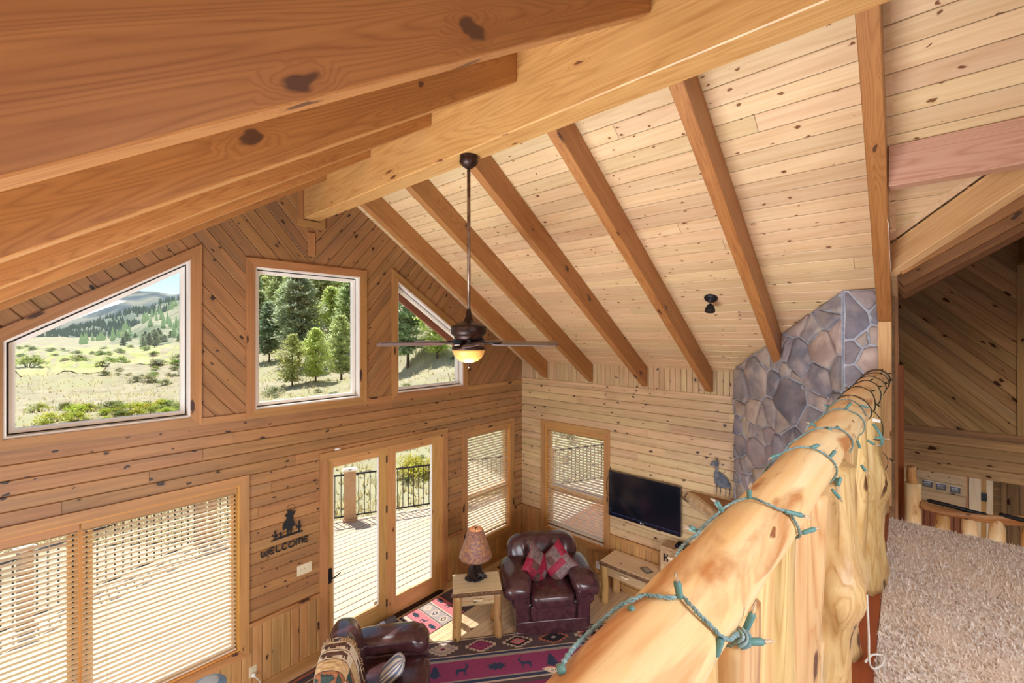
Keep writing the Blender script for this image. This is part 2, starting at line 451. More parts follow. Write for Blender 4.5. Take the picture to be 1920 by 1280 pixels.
m_bulb = plain('clear_bulb', S(250, 244, 236), .08, 0, Transmission_Weight=.85, IOR=1.35)
m_tvb = plain('tv_bezel', S(18, 20, 34), .2, 0, Coat_Weight=.5)
m_screen = plain('tv_screen', S(16, 20, 30), .12, 0, Specular_IOR_Level=.7)
m_grayf = mottled('gray_fabric', S(112, 108, 116), S(86, 82, 92), 60, 3, rough=.9, bump=.4, bd=.003)
def glass_mat():
    m, nt, b = new_mat('window_glass'); g = NG(nt); nt.nodes.remove(b); out = nt.nodes['Material Output']
    tr = g.n('BsdfTransparent'); tr.inputs[0].default_value = (.96, .97, .96, 1); gl = g.n('BsdfGlossy'); gl.inputs['Roughness'].default_value = 0
    fr = g.n('LayerWeight'); mx = g.n('MixShader')
    g.l(g.math('MULTIPLY_ADD', g.math('POWER', fr.outputs['Facing'], 5), .9, .035), mx.inputs[0]); g.l(tr.outputs[0], mx.inputs[1]); g.l(gl.outputs[0], mx.inputs[2]); g.l(mx.outputs[0], out.inputs['Surface']); return m
m_glass = glass_mat()
def glow(name, c, e, base=None):
    m, nt, b = new_mat(name); b.inputs['Base Color'].default_value = base or c; b.inputs['Emission Color'].default_value = c; b.inputs['Emission Strength'].default_value = e; return m
# ------------------------------------------------------------ the room
F = -3.9; YG = 5.2; XW = 6.008; XR = 2.22; SL = .655; XL = -1.57; YB = -4.5
LOFT = -1.4
ceil_z = lambda x: 3.45 - SL * (x if x > XR else 2 * XR - x) - .015
rb = lambda x: ceil_z(x) - .285                      # underside of the rafters
CS = 1 / math.sqrt(1 + SL * SL)
GW = Wall((0, YG, 0), (1, 0, 0), (0, 0, 1))           # gable wall, faces -Y
TW = Wall((XW, 0, 0), (0, -1, 0), (0, 0, 1))          # television wall, faces -X (u = -Y)

# --- floor
FW = Wall((0, 0, F), (1, 0, 0), (0, 1, 0))
floor = backing(FW, 'floor', w_red, rect(XL - .1, YB - .1, 8.7, YG + .1), [], -.2, -.014)
boards(FW, floor, w_floor, rect(2.2, 2.2, XW, YG), [], 0, .085, (.8, 1.9), .002, .002, name='floor_plank', seed=3)
boards(FW, floor, w_floor, rect(XL, YB, 2.2, YG), [], 0, .17, (2.5, 4), .002, .002, name='floor_plank', seed=5)
boards(FW, floor, w_floor, rect(2.2, YB, 8.6, 2.2), [], 0, .17, (2.5, 4), .002, .002, name='floor_plank', seed=6)

# --- gable wall with its openings (x, z)
win_mid = rect(1.62, -.83, 2.835, .71)
win_lft = [(-.145, -.83), (1.051, -.83), (1.051, .71), (-.145, -.07)]
win_rgt = [(3.39, -.83), (4.586, -.83), (4.586, -.07), (3.39, .71)]
win_big = rect(-1.0, -3.34, 1.475, -1.6)
win_nar = rect(4.665, -3.41, 5.69, -1.6)
door_op = rect(2.406, F, 4.175, -1.535)
CAS = .09
up_c = [grow(w, CAS) for w in (win_mid, win_lft, win_rgt)]
big_c = grow(win_big, CAS); nar_c = grow(win_nar, CAS); door_c = rect(2.316, F - .1, 4.265, -1.445)
gz = lambda x: ceil_z(x)
gable_poly = [(XL - .15, F - .2), (XW + .15, F - .2), (XW + .15, gz(XW)), (XR, gz(XR)), (XL - .15, gz(XL))]
wall_front = backing(GW, 'wall_front', w_gable, gable_poly, [win_mid, win_lft, win_rgt, win_big, win_nar, door_op], -.15, -.012)
ZM = -.92; ZR = -3.10                                  # top of the horizontal boards, chair rail
horiz = rect(XL, ZR, XW, ZM)
boards(GW, wall_front, w_gable, horiz, [big_c, nar_c, door_c] + up_c, 0, .1215, (1.6, 4.2), seed=11)
# diagonal boards, mirrored about the ridge
hub_c = [(XR - .045, -9), (XR + .045, -9), (XR + .045, 9), (XR - .045, 9)]
lft_poly = [(XL, ZM + .07), (XR - .04, ZM + .07), (XR - .04, gz(XR - .04)), (XL, gz(XL))]
rgt_poly = [(XR + .04, ZM + .07), (XW, ZM + .07), (XW, gz(XW)), (XR + .04, gz(XR + .04))]
boards(GW, wall_front, w_gable, lft_poly, up_c, R(-50), .128, None, seed=12)
boards(GW, wall_front, w_gable, rgt_poly, up_c, R(50), .128, None, seed=13)
# wainscot
boards(GW, wall_front, w_wain, rect(XL, F + .11, XW, ZR - .03), [big_c, nar_c, door_c], R(90), .098, None, .008, .007, seed=14, name='wainscot_board')
tn = [0]
def trim(W, poly, n0, n1, ang=0.0, mat=None):
    tn[0] += 1
    o = slab(W, 'trim_%d' % tn[0], mat or w_case, None, poly, n0, n1, ang); o['kind'] = 'structure'; return o
def cut(u0, u1, v0, v1, holes):                         # a horizontal strip less the openings
    x = u0; res = []
    for a, b in sorted((min(p[0] for p in h), max(p[0] for p in h)) for h in holes if min(p[1] for p in h) < v1 - 1e-4 and max(p[1] for p in h) > v0 + 1e-4):
        if a > x + .02: res.append(rect(x, v0, a, v1))
        x = max(x, b)
    if u1 > x + .02: res.append(rect(x, v0, u1, v1))
    return res
for p in cut(XL, XW, ZM, ZM + .07, up_c): trim(GW, p, -.012, .014)
for p in cut(XL, XW, ZR - .045, ZR, [big_c, nar_c, door_c]): trim(GW, p, -.012, .022)
trim(GW, rect(XR - .04, .9, XR + .04, 1.17), -.012, .014, R(90))
for k, p in enumerate(cut(XL, XW, F, F + .11, [door_c])):
    o = slab(GW, 'baseboard_front', w_case, None, p, -.012, .016); o['kind'] = 'structure'
# pocket trim round the ridge beam end
trim(GW, rect(XR - .16, 1.235, XR + .16, 1.31), 0, .02)
trim(GW, rect(XR - .16, 1.31, XR - .095, 1.72), 0, .02, R(90)); trim(GW, rect(XR + .095, 1.31, XR + .16, 1.72), 0, .02, R(90))

# --- television wall (u = -y)
win_tv = rect(-4.66, -3.36, -3.49, -1.6); tv_c = grow(win_tv, CAS)
tv_poly = [(-YG - .012, F - .2), (-.12, F - .2), (-.12, gz(XW)), (-YG - .012, gz(XW))]
wall_right = backing(TW, 'wall_right', w_tv, tv_poly, [win_tv], -.15, -.012)
boards(TW, wall_right, w_tv, rect(-YG, ZR, -1.45, -.855), [tv_c], 0, .1215, (1.2, 3.2), seed=21)
boards(TW, wall_right, w_tv, rect(-YG, -.815, -1.45, gz(XW)), [], R(90), .078, None, .007, .007, seed=22, name='frieze_board')
boards(TW, wall_right, w_wain, rect(-YG, F + .11, -1.45, ZR - .03), [tv_c], R(90), .098, None, .008, .007, seed=23, name='wainscot_board')
trim(TW, rect(-YG, -.858, -1.5, -.813), -.012, .014, 0, w_tv)
for p in cut(-YG, -1.5, ZR - .045, ZR, [tv_c]): trim(TW, p, -.012, .022)
slab(TW, 'baseboard_right', w_case, None, rect(-YG, F, -1.5, F + .11), -.012, .016)['kind'] = 'structure'

# --- ceiling: right slope in planks (loft side cut along the valley), left slope
RS = Wall((XR, 0, ceil_z(XR)), (0, 1, 0), (1 / CS * CS * 1.0, 0, -SL))
L_of = lambda x: (x - XR) / CS                           # distance down the slope
right_main = [(.06, 0), (YG, 0), (YG, L_of(XW)), (.06, L_of(XW))]
val_pt = lambda x: -.075 + (x - 4.222) * 1.0 + .15       # valley: y over x
right_loft = [(-.95, 0), (.06, 0), (.06, L_of(4.2)), (-.95, L_of(3.19))]
right_back = [(-2.0, 0), (-.95, 0), (-.95, L_of(3.19)), (-2.0, L_of(4.25))]
right_far = [(YB, 0), (-2.0, 0), (-2.0, L_of(7.5)), (YB, L_of(7.5))]
ceiling = backing(RS, 'ceiling', w_ceil, [(YB, 0), (YG, 0), (YG, L_of(XW)), (.06, L_of(XW)), (.06, L_of(4.2)), (-.95, L_of(3.19)), (YB, L_of(3.19))][0:0] or right_main, [], -.12, -.012)
for reg in (right_loft, right_back, right_far): backing(RS, 'ceiling_backing', w_ceil, reg, [], -.12, -.012, ceiling)
boards(RS, ceiling, w_ceil, right_main, [], 0, .134, (2.4, 4.2), .006, .006, seed=31, name='ceiling_plank')
boards(RS, ceiling, w_ceil, right_loft, [], 0, .134, None, .006, .006, seed=32, name='ceiling_plank')
boards(RS, ceiling, w_ceil, right_back, [], 0, .134, None, .006, .006, seed=33, name='ceiling_plank')
boards(RS, ceiling, w_ceil, right_far, [], 0, .134, None, .006, .006, seed=36, name='ceiling_plank')
LS = Wall((XR, 0, ceil_z(XR)), (0, -1, 0), (-1, 0, -SL))
left_all = [(-YG, 0), (-YB, 0), (-YB, (XR - XL) / CS), (-YG, (XR - XL) / CS)]
backing(LS, 'ceiling_backing', w_ceil, left_all, [], -.12, -.012, ceiling)
boards(LS, ceiling, w_ceil, [(-YG, 0), (-.9, 0), (-.9, (XR - XL) / CS), (-YG, (XR - XL) / CS)], [], 0, .134, (2.4, 4.2), seed=34, name='ceiling_plank')
boards(LS, ceiling, w_ceil, [(-.9, 0), (-YB, 0), (-YB, (XR - XL) / CS), (-.9, (XR - XL) / CS)], [], 0, .134, None, seed=35, name='ceiling_plank')

# --- walls that close the room outside the frame
LW = Wall((XL, 0, 0), (0, 1, 0), (0, 0, 1)); BW = Wall((0, YB, 0), (-1, 0, 0), (0, 0, 1))
backing(LW, 'wall_left', w_tv, rect(YB, F, YG, gz(XL)), [], -.15, 0)
backing(BW, 'wall_back', w_tv, [(-8.6, F), (-XL, F), (-XL, gz(XL)), (-XR, gz(XR)), (-8.6, -.2)], [], -.15, 0)

# --- ridge beam and rafters
rg = beam('ridge_beam', w_ridge, (XR, YB, 1.324 + .31), (XR, YG, 1.324 + .31), .18, .62, ch=.006)
tag(rg, 'massive pale laminated ridge beam running along the peak of the vaulted ceiling', 'beam')
def rafter(y, x0, x1, label, group, w=.09, mat=w_raft):
    A = Vector((x0, y, rb(x0) + .1425)); B = Vector((x1, y, rb(x1) + .1425))
    d = (B - A).normalized(); n = Vector((0, 1, 0)).cross(d)
    n = n if n.z > 0 else -n
    hh = .285 * CS; L = (B - A).length
    # plumb cut at both ends: shear the ends of the box
    X = d; N = n; Yv = N.cross(X)
    sh = (X.z / N.z) if abs(N.z) > 1e-6 else 0
    v, f = box(L, w, hh, .004)
    v = [(p[0] + p[2] * (X.z / N.z) * (-1) * -1, p[1], p[2]) for p in v]
    o = MB().add((v, f)).build('rafter', mat, None, frame((A + B) / 2, X, Yv, N))
    return tag(o, label, 'beam', group)
RY = [4.61, 3.707, 2.79, 1.886, .97, .09]
nm = ['first', 'second', 'third', 'fourth', 'fifth', 'sixth']
for i, y in enumerate(RY):
    extra = [' beside the gable wall', ' from the gable wall', ', just behind the fan canopy', ', just left of the ceiling spotlight', ', ending on the stone chimney', ', over the log railing post'][i]
    rafter(y + .045, XR + .09, [XW, XW, XW, XW, 5.42, 4.72][i], nm[i] + ' brown rafter of the right roof slope' + extra, 'rafters of the right roof slope')
    if i < 5:
        ex = ['thin far brown rafter of the left slope beside the gable wall', 'second brown rafter of the left slope counted from the gable wall', 'third brown rafter of the left slope, middle one of five', 'fourth brown rafter of the left slope, just behind the huge knotty one', 'huge knotty brown rafter across the upper left, closest of the left slope'][i]
        rafter(y + .045, XL, XR - .09, ex, 'rafters of the left roof slope')
# more rafters over the loft, behind the viewpoint
for y in (-.9, -1.8, -2.7, -3.6):
    o = rafter(y + .045, XL, XR - .09, 'brown rafter of the left slope over the loft, behind the viewpoint', 'rafters of the left slope over the loft')

# post under the sixth rafter
post = beam('timber_post', w_pale, (4.705, .138, rb(4.7) + .02), (4.705, .138, LOFT), .09, .094, upv=(1, 0, 0))
tag(post, 'square pale timber post under the rafter where the log handrail ends', 'post')

# --- windows
def window(i, W, poly, glass=True, sash=.045, mull=(), meet=None, mat_s=None, jamb=None, caswood=w_case, stool=False):
    win = structure('window_%d' % i)
    out = grow(poly, CAS); n = len(poly)
    for k in range(n):
        a, b = poly[k], poly[(k + 1) % n]; c, d = out[k], out[(k + 1) % n]
        ang = math.atan2(b[1] - a[1], b[0] - a[0])
        slab(W, 'casing', caswood, win, [c, d, b, a], -.012, .02, ang)
    jm = jamb or m_sash
    ins = grow(poly, -.018)
    for k in range(n):                                     # jamb lining
        a, b = poly[k], poly[(k + 1) % n]; c, d = ins[k], ins[(k + 1) % n]
        slab(W, 'jamb', jm, win, [a, b, d, c], -.15, .004, math.atan2(b[1] - a[1], b[0] - a[0]))
    parts = [ins]
    for m in mull:
        parts = [q for p in parts for q in (clip(p, 1, 0, m - .035), clip(p, -1, 0, -m - .035))]
        lo, hi = min(p[1] for p in ins), max(p[1] for p in ins)
        slab(W, 'mullion', w_amber, win, rect(m - .035, lo, m + .035, hi), -.15, -.085, R(90))
    if meet is not None:
        lo, hi = min(p[0] for p in ins), max(p[0] for p in ins)
        parts = [q for p in parts for q in (clip(p, 0, 1, meet), clip(p, 0, -1, -meet))]
    ms = mat_s or m_sash
    for j, p in enumerate(parts):
        off = -.02 if (meet is not None and j % 2 == 0) else 0
        q = grow(p, -.012); r = grow(p, -sash)
        for k in range(len(p)):
            k2 = (k + 1) % len(p)
            ang = math.atan2(p[k2][1] - p[k][1], p[k2][0] - p[k][0])
            slab(W, 'sash_stop', m_dark, win, [p[k], p[k2], q[k2], q[k]], -.12 + off, -.085 + off, ang)
            slab(W, 'sash', ms, win, [q[k], q[k2], r[k2], r[k]], -.13 + off, -.07 + off, ang)
        slab(W, 'pane', m_glass, win, grow(p, -sash + .004), -.101 + off, -.097 + off)
    return win
window(1, GW, win_lft); window(2, GW, win_mid); window(3, GW, win_rgt)
window(4, GW, win_big, mull=(.285,), mat_s=w_amber, jamb=w_amber)
window(5, GW, win_nar, meet=-2.67, mat_s=w_amber, jamb=w_amber)
window(6, TW, win_tv, meet=-2.67, mat_s=w_amber, jamb=w_amber)

# --- French door
door = structure('door_1')
cas = [rect(2.316, F, 2.406, -1.535), rect(4.175, F, 4.265, -1.535), rect(2.316, -1.535, 4.265, -1.445)]
for p, a in zip(cas, (R(90), R(90), 0)): slab(GW, 'casing', w_case, door, p, -.012, .022, a)
for p, a in zip([rect(2.406, F, 2.424, -1.535), rect(4.15, F, 4.175, -1.535), rect(2.406, -1.56, 4.175, -1.535)], (R(90), R(90), 0)): slab(GW, 'jamb', w_door, door, p, -.15, .004, a)
slab(GW, 'threshold', m_bronze, door, rect(2.406, F, 4.175, F + .03), -.16, .03)
for x0, x1, g0, g1 in ((2.424, 3.24, 2.497, 3.122), (3.242, 4.148, 3.378, 4.005)):
    leaf = bpy.data.objects.new('door_leaf', None); link(leaf, door); zb, zt = F + .032, -1.562; gb, gt = -3.645, -1.648
    for p, a in ((rect(x0, zb, g0, zt), R(90)), (rect(g1, zb, x1, zt), R(90)), (rect(g0, gt, g1, zt), 0), (rect(g0, zb, g1, gb), 0)):
        slab(GW, 'stile' if a else 'rail', w_door, leaf, p, -.07, -.025, a)
    slab(GW, 'pane', m_glass, leaf, rect(g0 - .004, gb - .004, g1 + .004, gt + .004), -.05, -.046)
    for p, a in ((rect(g0, gb, g0 + .012, gt), R(90)), (rect(g1 - .012, gb, g1, gt), R(90)), (rect(g0, gt - .012, g1, gt), 0), (rect(g0, gb, g1, gb + .012), 0)):
        slab(GW, 'glazing_bead', w_pale if a == 0 else m_sash, leaf, p, -.06, -.03, a)
    if x0 < 3:
        hd = MB().add(prism([(-.02, -.09), (.02, -.09), (.024, 0), (.02, .09), (-.02, .09), (-.024, 0)], 0, .012)).build('handle', m_black, leaf, GW.M(2.452, -2.965, -.025))
        pth = [(0, -.02, .01), (0, -.02, .05), (.03, -.015, .055), (.07, .0, .055), (.115, .012, .05)]
        MB().add(tube(spline(pth, 4), .008, 8)).build('lever', m_black, hd, GW.M(2.452, -2.965, -.025), True)
        slab(GW, 'glass_label', m_ivory, leaf, rect(3.06, -3.62, 3.12, -3.575), -.0455, -.0448)
for z in (-1.711, -2.388, -3.022, -3.656):
    MB().add(prism(rect(-.011, -.047, .011, .047), -.02, -.004)).add(lathe([(.008, -.05), (.008, .05)], 8), Matrix.Translation((0, 0, -.008)) @ Matrix.Rotation(R(-90), 4, 'X')).build('hinge', m_black, door, GW.M(3.241, z, -.018))

# --- chimney breast: a 45 degree face running out from the television wall, then a front face
CX0, CY0, CX1, CY1 = 5.93, 1.59, 4.69, .40
chim = thing('stone_chimney', 'corner chimney of purple grey and tan field stones rising to the ceiling', 'chimney')
s2 = math.sqrt(.5)
LA = math.hypot(CX0 - CX1, CY0 - CY1)
AX = Vector((CX1 - CX0, CY1 - CY0, 0)).normalized()
FA = Wall((CX0, CY0, 0), AX, (0, 0, 1)); FB = Wall((CX1, CY1, 0), (0, -1, 0), (0, 0, 1))
def slope_clip(W, reg):
    out = [(u, v) for u, v in reg]
    # ceiling height along u is linear
    z0 = ceil_z(W.P(0, 0).x); z1 = ceil_z(W.P(1, 0).x)
    k = z1 - z0
    return clip(out, -k, 1, z0 - .004)
LB = CY1 - .17
core = MB()
core.add(prism(slope_clip(FA, rect(0, F, LA, 2)), -.2, .020), FA.M())
core.add(prism(slope_clip(FB, rect(0, F, LB, 2)), -.5, .020), FB.M())
core.build('mortar_core', mortar, chim)
def stones(W, reg, n, seed, avoid):
    rd = random.Random(seed); us = [p[0] for p in reg]; vs = [p[1] for p in reg]
    pts = []
    tries = 0
    while len(pts) < n and tries < 20000:
        tries += 1
        p = (rd.uniform(min(us) - .05, max(us) + .05), rd.uniform(min(vs), max(vs)))
        w = rd.choice([.6, .7, .9, 1, 1.2, 1.6, 2.1])
        if all(math.hypot(p[0] - q[0], p[1] - q[1]) > .075 * (w + q[2]) for q in pts): pts.append((*p, w))
    for i, p in enumerate(pts):
        poly = list(reg)
        for j, q in enumerate(pts):
            if i == j: continue
            dx, dy = q[0] - p[0], q[1] - p[1]; d2 = dx * dx + dy * dy
            if d2 > 1.2: continue
            wt = ((.1 * p[2]) ** 2 - (.1 * q[2]) ** 2)
            poly = clip(poly, dx, dy, (q[0] ** 2 + q[1] ** 2 - p[0] ** 2 - p[1] ** 2 + wt) / 2)
            if len(poly) < 3: break
        if len(poly) < 3: continue
        # round the corners by one Chaikin pass, then pull in for the joint
        cu = sum(a[0] for a in poly) / len(poly); cv = sum(a[1] for a in poly) / len(poly)
        ch = []
        for a, b in zip(poly, poly[1:] + poly[:1]):
            if math.hypot(a[0] - b[0], a[1] - b[1]) < .02: ch.append(((a[0] + b[0]) / 2, (a[1] + b[1]) / 2)); continue
            ch.append((a[0] * .93 + b[0] * .07, a[1] * .93 + b[1] * .07)); ch.append((a[0] * .5 + b[0] * .5 + rd.uniform(-.006, .006), a[1] * .5 + b[1] * .5 + rd.uniform(-.006, .006))); ch.append((a[0] * .07 + b[0] * .93, a[1] * .07 + b[1] * .93))
        if abs(parea(ch)) < .0025: continue
        v = []; f = []; m = len(ch); h = rd.uniform(.030, .055); tx, ty = rd.uniform(-.12, .12), rd.uniform(-.12, .12)
        for s_, ins, z in ((0, .010, -.01), (1, .011, .75 * h), (2, .019, .97 * h), (3, .5, h)):
            for a in ch:
                dx, dy = cu - a[0], cv - a[1]; L = math.hypot(dx, dy) + 1e-6
                k = min(.45, ins / L) if s_ < 3 else .55
                x, y = a[0] + dx * k - cu, a[1] + dy * k - cv
                v.append((x, y, z + (rd.uniform(-.004, .004) + tx * x + ty * y if s_ > 1 else 0)))
        for r_ in range(3):
            for k in range(m):
                k2 = (k + 1) % m; f.append((r_ * m + k, r_ * m + k2, (r_ + 1) * m + k2, (r_ + 1) * m + k))
        v.append((0, 0, h + rd.uniform(-.004, .006)))
        f += [(3 * m + k, 3 * m + (k + 1) % m, 4 * m) for k in range(m)]
        o = MB().add((v, f)).build('stone', rd.choice(stone_mats), chim, W.M(cu, cv, 0), True)
stone_mats = [stone_m, stone_m,
  mottled('field_stone_slate', S(146, 142, 156), S(112, 112, 126), 6, 6, .3, .7, .8, .6, .012, S(164, 154, 158), 4, .3),
  mottled('field_stone_mauve', S(172, 160, 168), S(142, 134, 144), 6, 6, .3, .7, .8, .6, .012, S(160, 146, 152), 4, .3),
  mottled('field_stone_tan', S(196, 182, 170), S(168, 154, 148), 7, 6, .3, .7, .8, .6, .012, S(164, 146, 140), 5, .25)]
stones(FA, slope_clip(FA, rect(0, -3.6, LA, 2)), 150, 5, None)
stones(FB, slope_clip(FB, rect(0, -3.6, LB, 2)), 46, 9, None)
# mantel: live-edged slab on the angled face
mt = thing('mantel_shelf', 'rough live-edged wooden mantel slab on the angled chimney face, beside the television', 'shelf')
pl = [(5.99, 2.17), (4.72, .90), (4.93, .63), (5.99, 1.62)]
MB().add(prism(pl[::-1], -2.24, -2.145)).build('shelf_board', w_raft, mt)
e = MB(); rd = random.Random(4); N_ = 26; ring = []
d45 = Vector((-1, -1, 0)).normalized(); o45 = Vector((-1, 1, 0)).normalized()
P0 = Vector((5.985, 2.165, 0))
v = []
for i in range(N_ + 1):
    s_ = 1.8 * i / N_; b_ = P0 + d45 * s_
    for off, z in ((-.02, -2.143), (.035 + rd.uniform(-.008, .008), -2.143), (.085 + rd.uniform(-.014, .012), -2.20), (.055 + rd.uniform(-.02, .015), -2.285), (-.02, -2.29)):
        p = b_ + o45 * off; v.append((p.x, p.y, z + rd.uniform(-.004, .004)))
f = [(i * 5 + k, (i + 1) * 5 + k, (i + 1) * 5 + k + 1, i * 5 + k + 1) for i in range(N_) for k in range(4)]
f += [(0, 1, 2, 3, 4), tuple(N_ * 5 + k for k in (4, 3, 2, 1, 0))]
MB().add((v, f)).build('live_edge', w_barn, mt)
MB().add(tube([P0 + o45 * -.01 + Vector((0, 0, -2.15)), P0 + o45 * .06 + Vector((0, 0, -2.19)), P0 + o45 * .10 + Vector((0, 0, -2.24)), P0 + o45 * .03 + Vector((0, 0, -2.29))], [.012, .018, .016, .012], 7)).build('bark_end', bark, mt, None, True)
# ------------------------------------------------------------ the loft
lf = MB()
lf.add(prism(rect(XL, YB, 4.38, .12), LOFT - .3, LOFT - .03))
lf.build('floor_loft', w_red)['kind'] = 'structure'
# carpet pile: a soft ground sheet with tens of thousands of short tufts
carpet_m = mottled('carpet_pile', S(246, 238, 232), S(206, 184, 168), 70, 3, .38, .62, .95, 0, .01, S(232, 214, 200), 2.5, 0)
def carpet():
    n = 62000
    x = rng.uniform(-.2, 4.375, n); y = -rng.uniform(0, 1, n) ** 1.3 * 2.4 + .098
    keep = (x > 1.2) | (y > -.6); x, y = x[keep], y[keep]; n = len(x)
    a = rng.uniform(0, 2 * np.pi, n); lean = rng.uniform(.004, .014, n); w = rng.uniform(.003, .0065, n); h = rng.uniform(.012, .026, n)
    bx, by = np.cos(a), np.sin(a); la = a + rng.uniform(1, 2, n); z0 = LOFT - .012
    V = np.empty((n, 3, 3))
    V[:, 0] = np.stack([x - bx * w, y - by * w, np.full(n, z0)], 1); V[:, 1] = np.stack([x + bx * w, y + by * w, np.full(n, z0)], 1)
    V[:, 2] = np.stack([x + np.cos(la) * lean, y + np.sin(la) * lean, z0 + h], 1)
    me = bpy.data.meshes.new('carpet')
    gx, gy = 60, 40
    bv, bf = [], []
    for j in range(gy + 1):
        for i in range(gx + 1):
            bv.append((XL + (4.38 - XL) * i / gx, YB + (.1 - YB) * j / gy, LOFT - .008 + .003 * math.sin(i * 12.9 + j * 78.2)))
    for j in range(gy):
        for i in range(gx): k = j * (gx + 1) + i; bf.append((k, k + 1, k + gx + 2, k + gx + 1))
    nb = len(bv)
    me.from_pydata(bv + [tuple(p) for p in V.reshape(-1, 3)], [], bf + [(nb + 3 * i, nb + 3 * i + 1, nb + 3 * i + 2) for i in range(n)])
    me.materials.append(carpet_m)
    o = bpy.data.objects.new('carpet', me); col.objects.link(o)
    tag(o, 'thick beige shag carpet covering the loft floor beside the log railing', 'carpet', None, 'stuff')
carpet()
# red-stained boards along the loft edge
o = beam('trim_20', w_red, (-1.5, .22, LOFT - .02), (4.75, .22, LOFT - .02), .24, .03); o['kind'] = 'structure'
o = beam('trim_21', w_red, (-1.5, .35, LOFT - .17), (4.75, .35, LOFT - .17), .03, .34); o['kind'] = 'structure'

# --- log railing
def axis(x):
    t = (x - .8) / 3.95; return .245 - .06 * t, -.424 + .039 * t, .0625 + .0235 * t
rail = thing('log_railing', 'peeled golden log railing with gnarled slab balusters along the loft edge', 'railing', (2, .2, LOFT))
def handrail():
    v = []; f = []; n = 48; xs = np.linspace(-1.4, 4.66, 220)
    for i, x in enumerate(xs):
        y, z, r = axis(x)
        for k in range(n):
            a = 2 * math.pi * k / n
            rr = r * (1 + .022 * math.sin(2.1 * x + 2 * a) + .018 * math.sin(5.3 * x - 3 * a + 1) + .012 * math.sin(11 * x + a * 2) + .010 * math.sin(23 * x + 5 * a) + .008 * math.sin(9 * a + 3 * math.sin(2 * x)) + .010 * max(0, math.sin(6.1 * x + 1.7 * a + 2)) ** 6)
            v.append((x - 2, y + rr * math.sin(a) - .2, z + rr * math.cos(a) - LOFT))
    m = len(xs)
    for i in range(m - 1):
        for k in range(n): k2 = (k + 1) % n; f.append((i * n + k, i * n + k2, (i + 1) * n + k2, (i + 1) * n + k))
    f.append(tuple(range(n))); f.append(tuple((m - 1) * n + k for k in range(n))[::-1])
    MB().add((v, f)).build('handrail', w_log, rail, world(rail), True)
handrail()
def slab_post(x, y, w, d, seed, knots=0, top=None):
    rd = random.Random(seed); ph = [rd.uniform(0, 6.28) for _ in range(8)]; n = 18; H = 26; v = []; f = []
    zt = axis(x)[1] - axis(x)[2] * .45 if top is None else top; z0 = LOFT - .005
    for j in range(H + 1):
        s = j / H; z = z0 + (zt - z0) * s
        fl = 1 + .35 * max(0, 1 - s * 4) * rd.uniform(.6, 1) + knots * .5 * math.exp(-((s - .62) / .1) ** 2)
        for k in range(n):
            a = 2 * math.pi * k / n
            g = 1 + .10 * math.sin(3 * a + ph[0] + 2 * s) + .07 * math.sin(5 * a + ph[1] + 5 * s) + .05 * math.sin(9 * a + ph[2]) + knots * .10 * math.sin(7 * a + 19 * s + ph[3])
            ox = .02 * math.sin(3 * s + ph[4]); oy = .015 * math.sin(4 * s + ph[5])
            v.append((z - z0, -(x + ox + w * fl * g * math.cos(a)) + x, (y + oy + d * fl * g * math.sin(a)) - y))
    for j in range(H):
        for k in range(n): k2 = (k + 1) % n; f.append((j * n + k, (j + 1) * n + k, (j + 1) * n + k2, j * n + k2))
    f.append(tuple(range(n))); f.append(tuple(H * n + k for k in range(n))[::-1])
    M = Matrix(((0, -1, 0, x), (0, 0, 1, y), (1, 0, 0, z0), (0, 0, 0, 1)))
    MB().add((v, f)).build('baluster', w_slabw, rail, M, True)
xs_ = [.18, .42, .60, .80, 1.02, 1.22, 1.46, 1.80, 2.12, 2.45, 2.80, 3.15, 3.5, 3.85, 4.2, 4.5]
for i, x in enumerate(xs_):
    big = i in (7, 11)
    slab_post(x, axis(x)[0] - (.01 if not big else .035), [.085, .07, .09][i % 3] if not big else .12, .045 if not big else .062, 100 + i, 1 if big else 0)

# --- string lights: cord wound round the log with sockets and clear mini bulbs
def on_rail(x, deg, off):
    y, z, r = axis(x); a = R(deg); r = r * (1 + .022 * math.sin(2.1 * x + 2 * a) + .018 * math.sin(5.3 * x - 3 * a + 1)) + off
    return (x, y + r * math.sin(a), z + r * math.cos(a))
def wind(wraps, off):
    pts = []; turn = 0; last = None
    for w in wraps:
        if last is not None:
            turn -= 360                                      # carry on under the log
            x0, a0 = last; x1, a1 = w[0][0], w[0][1] + turn
            for k in (1, 2, 3): pts.append((x0 + (x1 - x0) * k / 4, a0 + (a1 - a0) * k / 4))
        for x, a in w: pts.append((x, a + turn))
        last = pts[-1]
    sm = spline([(p[0], p[1], 0) for p in pts], 6)
    return [on_rail(p[0], p[1], off) for p in sm]
teal = [[(.40, 30), (.45, 45), (.48, 51), (.516, 50), (.538, 38), (.553, 24), (.567, 18), (.571, 7), (.583, -8), (.600, -16), (.598, -27), (.598, -43), (.606, -57), (.620, -73), (.649, -88), (.688, -101)],
 [(.812, 39), (.876, 50), (.934, 49), (.965, 44), (.998, 37), (1.028, 5), (1.024, -17), (1.040, -38), (1.070, -50), (1.082, -67), (1.116, -99), (1.134, -106)],
 [(1.451, 52), (1.511, 33), (1.531, 19), (1.575, -12), (1.588, -34), (1.605, -56), (1.630, -83), (1.645, -105)],
 [(1.70, 40), (1.77, 29), (1.851, 18), (1.898, 2), (1.948, -21), (1.985, -40), (2.01, -63), (2.06, -96)],
 [(2.10, 45), (2.20, 34), (2.31, 26), (2.356, 6), (2.395, -16), (2.41, -34), (2.455, -59), (2.48, -84)],
 [(2.52, 50), (2.58, 38), (2.655, 28), (2.675, 13), (2.684, -10), (2.66, -33), (2.63, -54), (2.60, -75)]]
